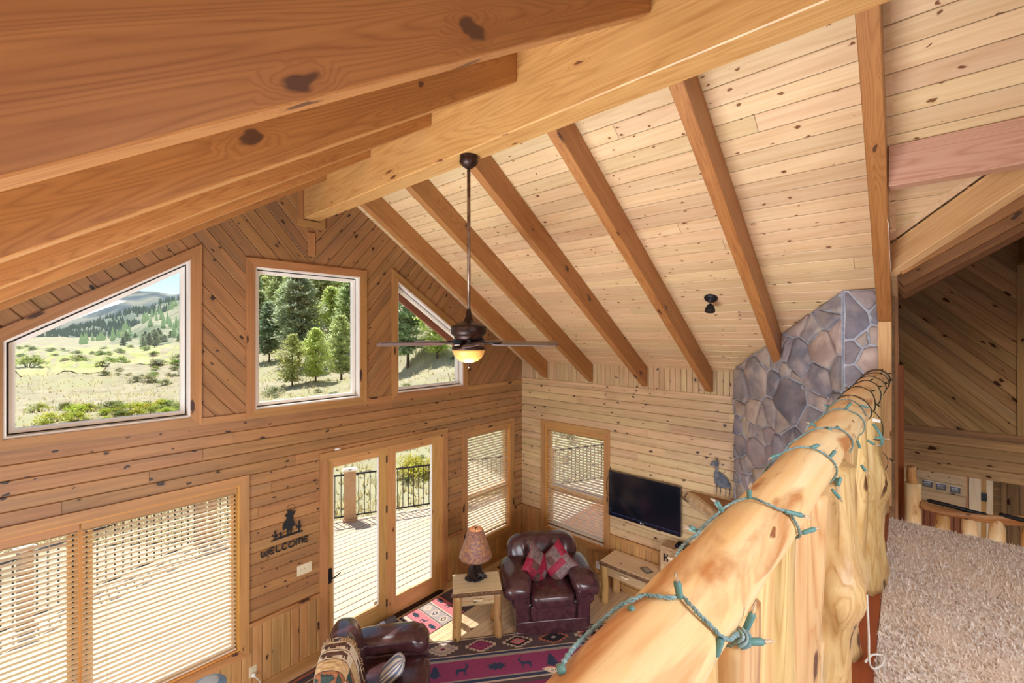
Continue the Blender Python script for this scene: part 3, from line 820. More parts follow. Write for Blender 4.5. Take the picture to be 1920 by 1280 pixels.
dark = [[(2.80, 42), (2.855, 17), (2.875, -1), (2.868, -26), (2.863, -51), (2.861, -80)],
 [(3.21, 45), (3.29, 28), (3.285, 5), (3.25, -19), (3.225, -46), (3.175, -68), (3.13, -91)],
 [(3.50, 35), (3.61, 9), (3.65, -10), (3.65, -39), (3.63, -63), (3.60, -87), (3.55, -108)],
 [(3.93, 33), (3.969, 1), (3.985, -24), (4.02, -54), (4.06, -94)], [(4.15, 35), (4.24, 5), (4.285, -12), (4.33, -33), (4.36, -66), (4.38, -100)],
 [(4.42, 35), (4.48, 6), (4.52, -10), (4.54, -36), (4.55, -72), (4.56, -100)], [(4.57, 30), (4.60, 0), (4.61, -16), (4.625, -44), (4.63, -80)]]
sl = thing('string_lights', 'teal corded mini string lights wound round the near half of the log handrail', 'string lights', (1, .24, -.35))
ds = thing('string_lights', 'thin dark corded string lights wound round the far end of the log handrail', 'string lights', (3.6, .2, -.33))
def cordage(path, r, off, twist, mats, parent):
    P = [Vector(p) for p in path]; mb = MB(); acc = 0
    for s in (0, 1):
        q = []; acc = 0
        for i, p in enumerate(P):
            if i: acc += (P[i] - P[i - 1]).length
            t = (P[min(i + 1, len(P) - 1)] - P[max(i - 1, 0)]).normalized(); a = t.orthogonal().normalized(); b = t.cross(a)
            w = acc * twist + s * math.pi
            q.append(p + (a * math.cos(w) + b * math.sin(w)) * off)
        mb.add(tube(q, r, 6), None, s)
    return mb.build('cord', mats, parent, None, True)
def resample(path, step):
    P = [Vector(p) for p in path]; out = [P[0]]; d = 0
    for a, b in zip(P, P[1:]):
        L = (b - a).length; t = step - d
        while t <= L: out.append(a + (b - a) * (t / L)); t += step
        d = (d + L) % step if L else d
        d = L - (t - step) if True else d
    return out
cordage(resample(wind(teal, .0058), .004), .0019, .0019, 560, [m_wire, plain('green_wire_b', S(118, 150, 154), .45)], sl)
cordage(resample(wind(dark, .004), .008), .0018, .0016, 250, [m_dwire, m_dwire], ds)
def bulb(p0, p1, p2, parent, r=.0048, mat=None):
    p0, p1, p2 = Vector(p0), Vector(p1), Vector(p2); d = (p1 - p0).normalized(); L = (p1 - p0).length
    sk = MB().add(tube([p0, p0 + d * L * .12, p0 + d * L * .88, p1], [r * .8, r, r * 1.12, r * .95], 10)).build('socket', mat or m_teal, parent, None, True)
    e = (p2 - p1).normalized(); M = max((p2 - p1).length, .012)
    MB().add(tube([p1, p1 + e * M * .3, p1 + e * M * .62, p1 + e * M * .8, p1 + e * M], [r * .55, r * .6, r * .5, r * .25, r * .05], 8)).build('bulb', m_bulb, sk, None, True)
BULBS = [((.596, .230, -.362), (.593, .233, -.340), (.591, .235, -.326)), ((.535, .273, -.364), (.538, .270, -.373), (.536, .271, -.385)),
 ((.616, .183, -.407), (.611, .189, -.428), (.608, .193, -.446)), ((.725, .182, -.452), (.733, .173, -.424), (.736, .169, -.402)),
 ((.706, .176, -.454), (.723, .157, -.454), (.737, .142, -.453)), ((.396, .280, -.369), (.390, .286, -.372), (.379, .298, -.370)),
 ((1.027, .249, -.353), (1.027, .249, -.334), (1.029, .246, -.317)), ((.947, .279, -.364), (.939, .289, -.344), (.930, .298, -.337)),
 ((.859, .299, -.380), (.849, .310, -.374), (.843, .316, -.374)), ((1.058, .191, -.373), (1.083, .163, -.382), (1.100, .144, -.389)),
 ((1.152, .173, -.445), (1.171, .152, -.436), (1.181, .142, -.432)), ((1.485, .276, -.357), (1.465, .297, -.367), (1.460, .303, -.375)),
 ((1.578, .215, -.346), (1.593, .198, -.338), (1.607, .183, -.334)), ((1.606, .173, -.374), (1.617, .160, -.354), (1.623, .154, -.341)),
 ((1.661, .161, -.446), (1.665, .157, -.471), (1.664, .157, -.490)), ((1.539, .159, -.448), (1.553, .143, -.473), (1.560, .136, -.488)),
 ((1.917, .211, -.340), (1.925, .202, -.353), (1.928, .199, -.359)), ((1.996, .192, -.345), (2.004, .183, -.357), (2.006, .181, -.362)),
 ((2.152, .135, -.446), (2.145, .143, -.417), (2.138, .150, -.396)), ((1.925, .247, -.340), (1.909, .265, -.330), (1.899, .276, -.327)),
 ((2.392, .201, -.333), (2.410, .182, -.307), (2.418, .173, -.302)), ((2.644, .165, -.345), (2.668, .139, -.355), (2.674, .132, -.357)),
 ((2.603, .280, -.357), (2.584, .301, -.351), (2.577, .309, -.351)), ((2.425, .102, -.447), (2.449, .075, -.452), (2.468, .054, -.457)),
 ((1.655, .150, -.44), (1.64, .155, -.462), (1.635, .16, -.48)), ((1.98, .12, -.47), (1.99, .11, -.49), (2.0, .1, -.505)), ((2.30, .12, -.44), (2.31, .10, -.455), (2.33, .08, -.46))]
for b in BULBS: bulb(*b, sl)
for k, (x, a) in enumerate([(3.26, -40), (3.14, -85), (3.64, -50), (3.66, -15), (4.0, -60), (4.3, -25), (4.36, -70), (4.52, -20), (4.55, -75), (4.62, -50)]):
    p = Vector(on_rail(x, a, .006)); q = Vector(on_rail(x - .03, a - 8, .03)); bulb(p, p + (q - p) * .65, q, ds, .004, m_dwire)
for k_ in range(3):
    c_ = Vector((.700 + .006 * k_, .181 - .003 * k_, -.447 - .004 * k_)); MB().add(tube([c_ + Vector((.009 * math.cos(t) * (1 + .15 * k_), .005 * math.sin(2 * t + k_), .008 * math.sin(t + k_))) for t in np.linspace(0, 6.0, 20)], .0024, 6)).build('cord_knot', m_wire, sl, None, True)
# slack loops, plug and label tag below the joint of the two strings
MB().add(tube(spline([(2.48, .11, -.40), (2.46, .09, -.43), (2.47, .08, -.47), (2.52, .09, -.50)], 6), .006, 8)).build('plug', m_teal, sl, None, True)
MB().add(tube(spline([(2.9, .13, -.40), (2.8, .10, -.42), (2.72, .085, -.46), (2.62, .09, -.49), (2.5, .11, -.47)], 8), .0022, 6)).build('lead', m_dwire, ds, None, True)
MB().box((0, 0, 0), (.036, .001, .014)).build('paper_tag', m_white, sl, Matrix.Translation((2.62, .105, -.405)) @ Matrix.Rotation(R(-50), 4, 'Z') @ Matrix.Rotation(R(12), 4, 'Y'))
# the dark cord goes on down the balusters
for k, (x, z) in enumerate([(3.9, -.85)]):
    y = .10
    p = spline([(x - .08, y + .02, z + .05), (x, y, z), (x + .05, y, z - .06), (x + .09, y + .02, z - .12)], 6)
    MB().add(tube(p, .002, 6)).build('cord_loop', m_dwire, ds, None, True)
    bulb((x, y - .01, z), (x - .01, y - .03, z - .015), (x - .015, y - .045, z - .02), ds, .004, m_dwire)
wc = MB().add(tube(spline([(2.25, .12, -1.05), (2.26, .115, -1.2), (2.27, .11, -1.34), (2.36, .08, -1.375), (2.44, .075, -1.378), (2.42, .11, -1.378), (2.34, .13, -1.375)], 8), .004, 8)).build('power_cord', m_white, None, None, True)
tag(wc, 'white power cord looped at the foot of the log railing on the carpet edge', 'cord')
hw = MB().add(tube(spline([(4.7, .09, .42), (3.9, .083, .43), (3.3, .08, .62), (3.2, .075, .57), (3.05, .078, .60)], 8), .0012, 5)).build('hanging_wire', m_white, None, None, True)
hw.matrix_basis = Matrix.Translation((0, 0, 0))
tag(hw, 'thin pale wire curling off the sixth rafter above the loft', 'wire')

# --- header beam and valley, cross gable behind
hx = 3.495
o = beam('header_beam', w_pink, (hx + .06, .085, 1.01), (hx + .06, -.66, 1.01), .12, .245); tag(o, 'pinkish knotty header beam spanning the loft ceiling beside the sixth rafter', 'beam')
vz = lambda y: .415 - SL * y
def timber(name, p0, p1, w, h, label, group=None, mat=w_pale):
    o = beam(name, mat, p0, p1, w, h); return tag(o, label, 'beam', group)
timber('valley_beam', (4.332, .121, .503), (3.232, -.979, 1.229), .09, .185, 'pale slanted valley beam rising from the sixth rafter behind the pinkish header')
for i, (x, z0_) in enumerate(((4.27, .4646), (5.1, .44), (5.9, .425), (6.7, .42))):
    y1 = -.9; vz = lambda y: z0_ - SL * y
    timber('cross_rafter', (x + .045, .09, vz(.09) + .12), (x + .045, y1, vz(y1) + .12), .09, .24, ['nearest', 'second', 'third', 'fourth, darkest'][i] + ' rafter of the cross gable over the stairwell, below the valley beam', 'rafters of the cross gable', w_raft)
    timber('cross_rafter', (x + .045, -2.0, vz(.09) + .12), (x + .045, -1.0, vz(y1) + .12), .09, .24, ['nearest', 'second', 'third', 'fourth'][i] + ' rafter on the far slope of the cross gable, outside the view', 'far slope rafters of the cross gable', w_raft)
CXW = 7.4
KW = Wall((CXW, 0, 0), (0, -1, 0), (0, 0, 1))
cz = lambda u: .70 + SL * min(u, 1.9 - u)               # cross gable ceiling over u = -y
# two ceiling planes of the cross gable
cr = structure('ceiling_cross_gable')
C1 = Wall((3.0, .12, .70 - SL * .12), (1, 0, 0), (0, -1, SL)); 
C1 = Wall((3.0, -.95, .70 + SL * .95), (-1, 0, 0), (0, 1, -SL)); C2 = Wall((3.0, -.95, .70 + SL * .95), (1, 0, 0), (0, -1, -SL))
Lc = 1.1 / CS
boards(C1, cr, w_ceil, [(-4.4, 0), (-.19, 0), (-1.25, Lc), (-4.4, Lc)], [], 0, .134, None, seed=51, name='ceiling_plank')
backing(C1, 'ceiling_backing', w_ceil, [(-4.4, 0), (-.19, 0), (-1.25, Lc), (-4.4, Lc)], [], -.1, -.012, cr)
backing(C2, 'ceiling_backing', w_ceil, [(.19, 0), (4.4, 0), (4.4, Lc), (1.25, Lc)], [], -.1, -.012, cr)
boards(C2, cr, w_ceil, [(.19, 0), (4.4, 0), (4.4, Lc), (1.25, Lc)], [], 0, .134, None, seed=52, name='ceiling_plank')
gpoly = [(-.3, -1.22), (2.3, -1.22), (2.3, cz(1.9)), (1.9, cz(1.9)), (.95, cz(.95)), (-.12, cz(-.12)), (-.3, cz(-.12))]
gpoly = [(-.12, -1.22), (2.0, -1.22), (2.0, cz(2.0)), (.95, cz(.95)), (-.12, cz(-.12))]
wall_far = backing(KW, 'wall_far', w_loft, gpoly, [], -.12, -.012)
boards(KW, wall_far, w_loft, [(-.12, -1.15), (.91, -1.15), (.91, cz(.91)), (-.12, cz(-.12))], [], R(-45), .112, None, .004, .005, seed=61)
boards(KW, wall_far, w_loft, [(.97, -1.15), (2.0, -1.15), (2.0, cz(2.0)), (.97, cz(.97))], [], R(45), .112, None, .004, .005, seed=62)
trim(KW, rect(.91, -1.15, .97, .8), -.012, .014, R(90), w_loft)
trim(KW, rect(-.12, -1.22, 2.0, -1.15), -.012, .03, 0, w_loft)
trim(KW, [(-.12, cz(-.12) - .24), (.95, cz(.95) - .24), (.95, cz(.95) - .13), (-.12, cz(-.12) - .13)], -.005, .03, math.atan(SL), w_loft)
wb = backing(KW, 'wall_far_band', w_loft, rect(-.12, -1.70, 2.0, -1.22), [], -.12, -.012)
boards(KW, wb, w_loft, rect(-.12, -1.70, 2.0, -1.22), [], 0, .12, None, .004, .005, seed=63)
rbm = beam('cross_ridge_beam', w_loft, (7.4, -.99, .92), (6.9, -.99, .92), .14, .34); tag(rbm, 'weathered ridge beam end set into the diagonal boarded far wall', 'beam')
# side wall between the chimney and the stairwell, seen edge-on
sw = beam('wall_stair', w_loft, (4.78, .13, -1.0), (CXW, .13, -1.0), .11, 3.3); sw['kind'] = 'structure'
SWL = Wall((0, .074, 0), (1, 0, 0), (0, 0, 1))
trim(SWL, rect(4.80, -2.4, 4.86, .45), 0, .018, R(90), w_case); trim(SWL, rect(5.0, -2.4, 5.1, .42), 0, .016, R(90), w_loft)
o = beam('red_corner_board', w_red, (5.2, .045, -.285), (5.2, .045, -2.2), .12, .05, upv=(0, 1, 0)); tag(o, 'dark red-stained corner board standing behind the timber post', 'board')
DWL = Wall((0, -2.02, 0), (1, 0, 0), (0, 0, 1)); DWN = Wall((0, -2.02, 0), (-1, 0, 0), (0, 0, 1))
backing(DWN, 'wall_dormer', w_loft, [(-CXW, F), (-5.0, F), (-5.0, .6), (-CXW, .6)], [], -.1, 0); backing(DWN, 'wall_dormer_upper', w_loft, [(-5.0, -.2), (-4.2, -.2), (-4.2, .66), (-5.0, .62)], [], -.1, 0)
# lower room beyond: wall with panelling and a cased doorway
HWL = Wall((8.6, 0, 0), (0, -1, 0), (0, 0, 1))
wh = backing(HWL, 'wall_hall', w_loft, rect(-.6, F, 4.5, 0), [], -.1, -.012)
boards(HWL, wh, w_tv, rect(-.6, -2.40, .60, -1.5), [], 0, .15, None, .004, .005, seed=71)
boards(HWL, wh, w_red, rect(-.6, F, .60, -2.44), [], R(90), .06, None, .004, .005, seed=72, name='wainscot_board')
boards(HWL, wh, w_loft, rect(.92, F, 2.4, -1.5), [], R(90), .11, None, .004, .005, seed=73)
trim(HWL, rect(-.6, -2.44, .6, -2.40), -.01, .02, 0)
trim(HWL, rect(.60, F, .62, -1.5), -.01, .02, R(90)); trim(HWL, rect(.625, F, .735, -1.5), -.01, .02, R(90), w_table)
trim(HWL, rect(.735, F, .785, -1.5), -.01, .004, R(90), w_amber); trim(HWL, rect(.785, F, .845, -1.5), -.01, .02, R(90), w_table)
HB = Wall((0, -3.2, 0), (-1, 0, 0), (0, 0, 1))
wc_ = backing(Wall((8.7, .25, 0), (1, 0, 0), (0, 0, 1)), 'wall_hall_side', w_loft, rect(-2.8, F, 0, -1.2), [], -.1, 0)
bx = MB().box((0, 0, 0), (.03, .05, .11), .006).build('door_closer', m_black, None, HWL.M(.765, -2.22, .02)); bx.matrix_basis = Matrix.Translation((8.57, -.762, -2.2)); tag(bx, 'small black latch box beside the pale door casing in the hall', 'latch')
for i, (u, z) in enumerate([(.215, -2.155), (.352, -2.165), (.492, -2.175)]):
    fr = thing('picture_frame', ['leftmost', 'middle', 'last, beside the casing,'][i] + ' small dark framed landscape in the row on the hall wall', 'picture', (8.6, -u, z - .05), 0, 'row of three small framed pictures')
    for p, a in ((rect(-.05, -.042, .05, -.028), 0), (rect(-.05, .028, .05, .042), 0), (rect(-.05, -.028, -.036, .028), R(90)), (rect(.036, -.028, .05, .028), R(90))):
        slab(Wall((8.6, -u, z), (0, -1, 0), (0, 0, 1)), 'frame_side', m_grayf, fr, p, .0, .02, a)
    pm = MB(); Wl = Wall((8.6, -u, z), (0, -1, 0), (0, 0, 1))
    pm.add(prism(rect(-.036, .0, .036, .028), .004, .008), None, 0).add(prism(rect(-.036, -.028, .036, 0), .004, .008), None, 1)
    pm.add(prism([(-.03, 0), (-.01, .014), (.01, .004), (.022, .016), (.034, 0)], .008, .0085), None, 2)
    pm.build('picture', [plain('print_sky', S(190, 205, 222), .4), plain('print_field', S(150, 148, 130), .4), plain('print_hill', S(96, 110, 136), .4)], fr, Wl.M())
# stair railing beyond the carpet edge: peeled newel with a knotty branch rail
sr = thing('stair_railing', 'knotty branch handrail on stub logs at the head of the stairs, past the carpet', 'railing', (5.0, -.4, -2.5))
def logpart(name, p0, p1, r0, r1, parent, mat, seed=0, n=14, m=14, wob=.08, top=None):
    rd = random.Random(seed); ph = [rd.uniform(0, 6.28) for _ in range(6)]; p0, p1 = Vector(p0), Vector(p1); X = (p1 - p0); L = X.length; X.normalize()
    Y = Vector((0, 0, 1)).cross(X); Y = Y.normalized() if Y.length > .05 else Vector((0, 1, 0)).cross(X).normalized(); Z = X.cross(Y)
    v = []; f = []
    for j in range(m + 1):
        s = j / m; r = r0 + (r1 - r0) * s
        if top and s > 1 - top: r *= math.sqrt(max(.02, 1 - ((s - 1 + top) / top) ** 2))
        for k in range(n):
            a = 2 * math.pi * k / n; rr = r * (1 + wob * math.sin(2 * a + ph[0] + 3 * s) + wob * .7 * math.sin(3 * a + ph[1] + 7 * s) + wob * .5 * math.sin(a + 13 * s + ph[2]))
            v.append((s * L, rr * math.cos(a) + wob * .15 * math.sin(5 * s + ph[3]), rr * math.sin(a) + wob * .15 * math.sin(4 * s + ph[4])))
    for j in range(m):
        for k in range(n): k2 = (k + 1) % n; f.append((j * n + k, j * n + k2, (j + 1) * n + k2, (j + 1) * n + k)[::-1])
    f.append(tuple(range(n))); f.append(tuple(m * n + k for k in range(n))[::-1])
    return MB().add((v, f)).build(name, mat, parent, frame(p0, X, Y, Z), True)
logpart('newel', (5.0, -.037, -2.5), (5.0, -.037, -1.27), .055, .052, sr, w_log, 1, 16, 10, .02)
logpart('newel_cap', (5.0, -.03, -1.275), (5.0, -.03, -1.13), .036, .030, sr, w_logleg, 2, 12, 6, .03)
logpart('handrail', (5.0, -.08, -1.40), (5.0, -.98, -1.435), .033, .040, sr, w_logleg, 3, 14, 40, .26)
for q_, k_ in enumerate(([(4.975, -.12, -1.385), (4.962, -.25, -1.39), (4.962, -.38, -1.405), (4.97, -.46, -1.41)], [(4.985, -.52, -1.39), (4.97, -.62, -1.395), (4.968, -.74, -1.40), (4.98, -.90, -1.405)])):
    MB().add(tube(spline(k_, 6), [.006] + [.016] * 17 + [.006], 8)).build('burn_mark', m_black, sr, None, True)
for i, y in enumerate((-.22, -.37, -.51, -.67, -.82)):
    logpart('baluster', (5.0, y, -2.5), (5.0, y, -1.405), .048, .044, sr, w_log if i % 3 else w_logleg, 10 + i, 14, 12, .05, .1)
o = MB().add(prism(rect(4.5, -1.2, 6.2, .05), -2.6, -2.5)).build('floor_landing', w_red); o['kind'] = 'structure'
# ------------------------------------------------------------ blinds
def blind(W, u0, u1, z0, z1, label, group, nback=-.045):
    b = thing('window_blind', label, 'blind', W.P((u0 + u1) / 2, z0, nback), 0, group)
    cu = (u0 + u1) / 2; L = u1 - u0
    MB().add(box(L, .075, .012, .002)).build('valance', w_case, b, W.M(cu, z1 - .0375, nback + .035))
    MB().add(box(L - .01, .04, .05, .002)).build('headrail', w_slat, b, W.M(cu, z1 - .025, nback))
    n = int((z1 - .07 - z0 - .02) / .044); tilt = R(8)
    sv = MB().add(box(L - .012, .0032, .05, .001))
    first = None
    for i in range(n):
        z = z1 - .09 - i * .044
        M = W.M(cu, z, nback) @ Matrix.Rotation(tilt, 4, 'X')
        if first is None: first = sv.build('slat', w_slat, b, M)
        else:
            c = first.copy(); col.objects.link(c); c.matrix_basis = M
    MB().add(box(L - .012, .016, .05, .003)).build('bottom_rail', w_slat, b, W.M(cu, z0 + .012, nback))
    for u in (u0 + L * .14, u1 - L * .14):
        MB().add(tube([(u, z1 - .05, nback + .026), (u, z0 + .012, nback + .026)], .0011, 5)).add(tube([(u, z1 - .05, nback - .026), (u, z0 + .012, nback - .026)], .0011, 5)).build('ladder_cord', m_ivory, b, W.M())
    return b
blind(GW, .290, 1.455, -3.33, -1.605, 'wide wood slat blind on the large lower window, half nearest the welcome sign', 'wood slat blinds')
blind(GW, -.98, .280, -3.33, -1.605, 'wide wood slat blind on the large lower window, half cut by the frame edge', 'wood slat blinds')
blind(GW, 4.685, 5.672, -3.40, -1.605, 'wood slat blind on the narrow window behind the table lamp', 'wood slat blinds')
blind(TW, -4.642, -3.508, -3.35, -1.605, 'wood slat blind on the window beside the television', 'wood slat blinds')

# ------------------------------------------------------------ ceiling fan
fan = thing('ceiling_fan', 'bronze five-blade ceiling fan with glowing amber bowl hanging from the ridge beam', 'ceiling fan', (2.21, 2.44, 1.324))
def fl(prof, name, mat, z=0, n=28, wob=None, parent=fan): return MB().add(lathe(prof, n, wob)).build(name, mat, parent, world(fan) @ Matrix.Translation((0, 0, z)), True)
cp = fl([(.068, 0), (.070, -.012), (.064, -.022), (.070, -.034), (.066, -.052), (.050, -.072), (.030, -.086), (.018, -.092)], 'canopy', m_bronze, 0, 36, lambda a, i: 1 + (.05 * math.sin(12 * a) if i in (3, 4) else 0))
fl([(.0135, -.08), (.0135, -1.20)], 'downrod', mottled('rod_bronze', S(150, 124, 108), S(104, 80, 66), 12, 3, rough=.35, bump=0, Metallic=.7), 0, 12)
fl([(.016, -1.15), (.022, -1.19), (.034, -1.225), (.04, -1.235), (.085, -1.255), (.125, -1.272), (.138, -1.284), (.132, -1.292), (.136, -1.30), (.132, -1.33), (.118, -1.345), (.108, -1.352), (.11, -1.365), (.09, -1.378), (.06, -1.385)], 'motor_housing', m_bronze, 0, 40, lambda a, i: 1 + (.025 * math.sin(20 * a) if i in (8, 9) else 0))
fl([(.06, -1.385), (.07, -1.42), (.125, -1.428), (.13, -1.44), (.126, -1.452)], 'light_kit_ring', m_bronze, 0, 32)
m_bowl = glow('amber_bowl', S(246, 176, 80), 1.1, S(206, 150, 84)); 
nb = m_bowl.node_tree; g = NG(nb); tcb = g.n('TexCoord').outputs['Object']; pb = nb.nodes['Principled BSDF']
gd = g.n('VectorMath', operation='DISTANCE'); g.l(tcb, gd.inputs[0]); gd.inputs[1].default_value = (-.04, -.06, -1.47)
g.l(g.math('MULTIPLY_ADD', g.math('POWER', g.math('SUBTRACT', 1, g.math('MULTIPLY', gd.outputs['Value'], 8.5), clamp=True), 2), 1.5, g.math('MULTIPLY_ADD', g.noise(g.mapping(tcb, (1, 1, .3)), 45, 4), .22, .04)), pb.inputs['Emission Strength'])
fl([(.122, -1.45), (.121, -1.462), (.112, -1.488), (.094, -1.515), (.066, -1.536), (.03, -1.548), (.006, -1.551)], 'glass_bowl', m_bowl, 0, 32)
fl([(.006, -1.545), (.014, -1.552), (.016, -1.56), (.009, -1.568), (.012, -1.576), (.004, -1.59)], 'finial', m_bronze, 0, 14)
fwd_a = YAW - 90
for th in (-82, -9, 63, 135, 207):
    a = R(th + fwd_a)
    M = world(fan) @ Matrix.Translation((0, 0, -1.405)) @ Matrix.Rotation(a, 4, 'Z') @ Matrix.Rotation(R(11), 4, 'X')
    out = [(.19, -.045), (.30, -.062), (.60, -.068), (.655, -.060), (.668, -.03), (.668, .035), (.65, .062), (.60, .07), (.30, .062), (.19, .045)]
    bl = MB().add(prism(out, -.004, .004)).build('blade', m_blade, fan, M)
    MB().add(prism([(.06, -.018), (.13, -.012), (.17, -.03), (.23, -.034), (.25, 0), (.23, .034), (.17, .03), (.13, .012), (.06, .018)], .005, .011)).add(prism([(.05, -.015), (.12, -.012), (.12, .012), (.05, .015)], -.004, .03)).build('blade_iron', m_black, bl, M)
l = bpy.data.lights.new('fan_bulb', 'POINT'); l.energy = 6; l.color = (1, .78, .5); l.shadow_soft_size = .08
lo = bpy.data.objects.new('fan_bulb', l); col.objects.link(lo); lo.location = (2.21, 2.44, 1.324 - 1.66)

# ------------------------------------------------------------ ceiling spotlight
sp = thing('ceiling_spotlight', 'small black swivel spotlight on the planked ceiling between the fourth and fifth rafters', 'spotlight', (4.691, 1.493, ceil_z(4.691)))
nrm = Vector((-SL, 0, -1)).normalized(); Q = nrm.to_track_quat('Z', 'Y').to_matrix().to_4x4()
MB().add(lathe([(.062, 0), (.066, .008), (.06, .02), (.04, .028), (.012, .032), (.01, .06)], 24)).build('mount_plate', m_black, sp, Matrix.Translation((4.691, 1.493, ceil_z(4.691) - .004)) @ Q, True)
MB().add(lathe([(.01, .05), (.03, .035), (.046, .0), (.05, -.03), (.045, -.04), (.03, -.035)], 24)).build('lamp_head', m_black, sp, Matrix.Translation((4.655, 1.49, ceil_z(4.691) - .115)) @ Matrix.Rotation(R(14), 4, 'Y'), True)

# ------------------------------------------------------------ things on the walls
tv = thing('television', 'wall-mounted flat television with dark glossy screen between window and mantel', 'television', (XW, 2.834, -2.78))
TWu = lambda y: -y
MB().add(box(1.105, .68, .045, .006)).build('bezel', m_tvb, tv, TW.M(-2.834, -2.442, .055))
MB().add(box(1.035, .575, .004)).build('screen', m_screen, tv, TW.M(-2.834, -2.418, .0785))
MB().add(box(1.09, .004, .004)).build('trim_strip', plain('tv_trim', S(70, 84, 130), .3), tv, TW.M(-2.834, -2.727, .0785))
MB().add(box(.5, .35, .05)).build('wall_mount', m_black, tv, TW.M(-2.834, -2.44, .01))
def text(s, size, name, mat, parent, M, depth=.0004, font_scale=1):
    c = bpy.data.curves.new(name, 'FONT'); c.body = s; c.size = size; c.extrude = depth; c.align_x = 'CENTER'; c.align_y = 'CENTER'
    t = bpy.data.objects.new(name, c); col.objects.link(t)
    me = bpy.data.meshes.new_from_object(t.evaluated_get(bpy.context.evaluated_depsgraph_get()))
    bpy.data.objects.remove(t); me.materials.clear(); me.materials.append(mat)
    return link(bpy.data.objects.new(name, me), parent, M)
text('LG', .022, 'lettering', m_white, tv, TW.M(-2.826, -2.755, .078))
MB().add(lathe([(.011, 0), (.011, .001)], 16)).build('logo', plain('logo_gray', S(200, 200, 206), .4), tv, TW.M(-2.858, -2.755, .077))
cab = MB().add(tube(spline([(3.41, -2.2), (3.45, -2.28), (3.455, -2.40), (3.44, -2.5), (3.405, -2.55)][::1] and [(XW - .03, 3.40, -2.2), (XW - .025, 3.44, -2.28), (XW - .025, 3.45, -2.38), (XW - .025, 3.44, -2.46), (XW - .03, 3.40, -2.52)], 6), .004, 6)).build('cable', m_black, None, None, True)
tag(cab, 'thin black cable looping out beside the television edge at the window casing', 'cable')

bird = thing('quail_wall_art', 'grey metal quail with head plume on the wall above the mantel', 'wall art', (XW - .02, 1.78, -2.0))
q_ = [(1.92, -1.726), (1.896, -1.69), (1.866, -1.668), (1.843, -1.659), (1.819, -1.660), (1.805, -1.682), (1.814, -1.734), (1.819, -1.796), (1.762, -1.814), (1.706, -1.861), (1.669, -1.932), (1.66, -1.999), (1.679, -1.984), (1.725, -1.985), (1.781, -1.998), (1.829, -1.989), (1.857, -1.956), (1.869, -1.887), (1.862, -1.825), (1.843, -1.75), (1.867, -1.735), (1.906, -1.743)]
m_bird = mottled('grey_metal', S(104, 108, 116), S(66, 68, 76), 26, 4, rough=.45, bump=.3, Metallic=.5)
BWl = Wall((XW - .02, 0, 0), (0, -1, 0), (0, 0, 1))
def tri_poly(poly):
    from mathutils.geometry import tessellate_polygon
    return tessellate_polygon([[Vector((p[0], p[1], 0)) for p in poly]])
def sheet(poly, z0, z1):
    n = len(poly); T = tri_poly(poly)
    v = [(x, y, z0) for x, y in poly] + [(x, y, z1) for x, y in poly]
    return v, [tuple(t) for t in T] + [tuple(i + n for i in t) for t in T] + [(i, (i + 1) % n, n + (i + 1) % n, n + i) for i in range(n)]
MB().add(sheet([(-y, z) for y, z in q_][::-1], 0, .006)).build('body', m_bird, bird, BWl.M())
wing = [(1.80, -1.84), (1.75, -1.85), (1.70, -1.90), (1.675, -1.96), (1.72, -1.955), (1.79, -1.93)]
MB().add(sheet([(-y, z) for y, z in wing][::-1], .008, .014)).build('wing', mottled('grey_wing', S(88, 92, 104), S(56, 58, 68), 18, 4, rough=.45, bump=.3, Metallic=.5), bird, BWl.M())
for a in ((1.83, 1.86), (1.82, 1.832)): MB().add(tube([(-a[0], -1.662, .003), (-a[0] - .005, -1.63, .003), (-a[1], -1.612, .003)], [.004, .003, .002], 6)).build('plume', m_bird, bird, BWl.M(), True)
for y in (1.835, 1.79, 1.725, 1.68): MB().add(tube([(-y, -1.98, .003), (-y + .004, -2.05, .003), (-y - .004, -2.10, .003)], [.005, .004, .003], 6)).build('leg', m_bird, bird, BWl.M(), True)

SGN = Wall((0, YG - .014, 0), (1, 0, 0), (0, 0, 1))
sign = thing('welcome_sign', 'black metal cowboy and cactus silhouette over the word welcome, beside the door', 'sign', (1.95, YG, -2.42))
rider = [(1.916, -2.059), (1.941, -2.041), (1.953, -2.028), (1.945, -2.01), (1.977, -2.005), (2.009, -2.026), (1.995, -2.036), (2.003, -2.052), (2.022, -2.033), (2.034, -2.027), (2.03, -2.051), (2.009, -2.079), (2.014, -2.102), (2.005, -2.121), (2.03, -2.172), (2.038, -2.213), (2.018, -2.198), (2.003, -2.206), (1.993, -2.245), (1.989, -2.286), (1.977, -2.286), (1.977, -2.24), (1.965, -2.219), (1.957, -2.275), (1.943, -2.271), (1.941, -2.219), (1.928, -2.198), (1.909, -2.217), (1.897, -2.209), (1.897, -2.171), (1.912, -2.134), (1.936, -2.107), (1.941, -2.079)]
c1 = [(1.811, -2.284), (1.814, -2.26), (1.795, -2.253), (1.784, -2.225), (1.791, -2.223), (1.803, -2.244), (1.814, -2.248), (1.813, -2.193), (1.822, -2.188), (1.83, -2.203), (1.83, -2.249), (1.845, -2.242), (1.849, -2.247), (1.838, -2.264), (1.83, -2.27), (1.83, -2.286)]
c2 = [(1.865, -2.282), (1.867, -2.261), (1.857, -2.241), (1.867, -2.249), (1.867, -2.224), (1.875, -2.222), (1.881, -2.254), (1.893, -2.245), (1.894, -2.254), (1.881, -2.27), (1.879, -2.284)]
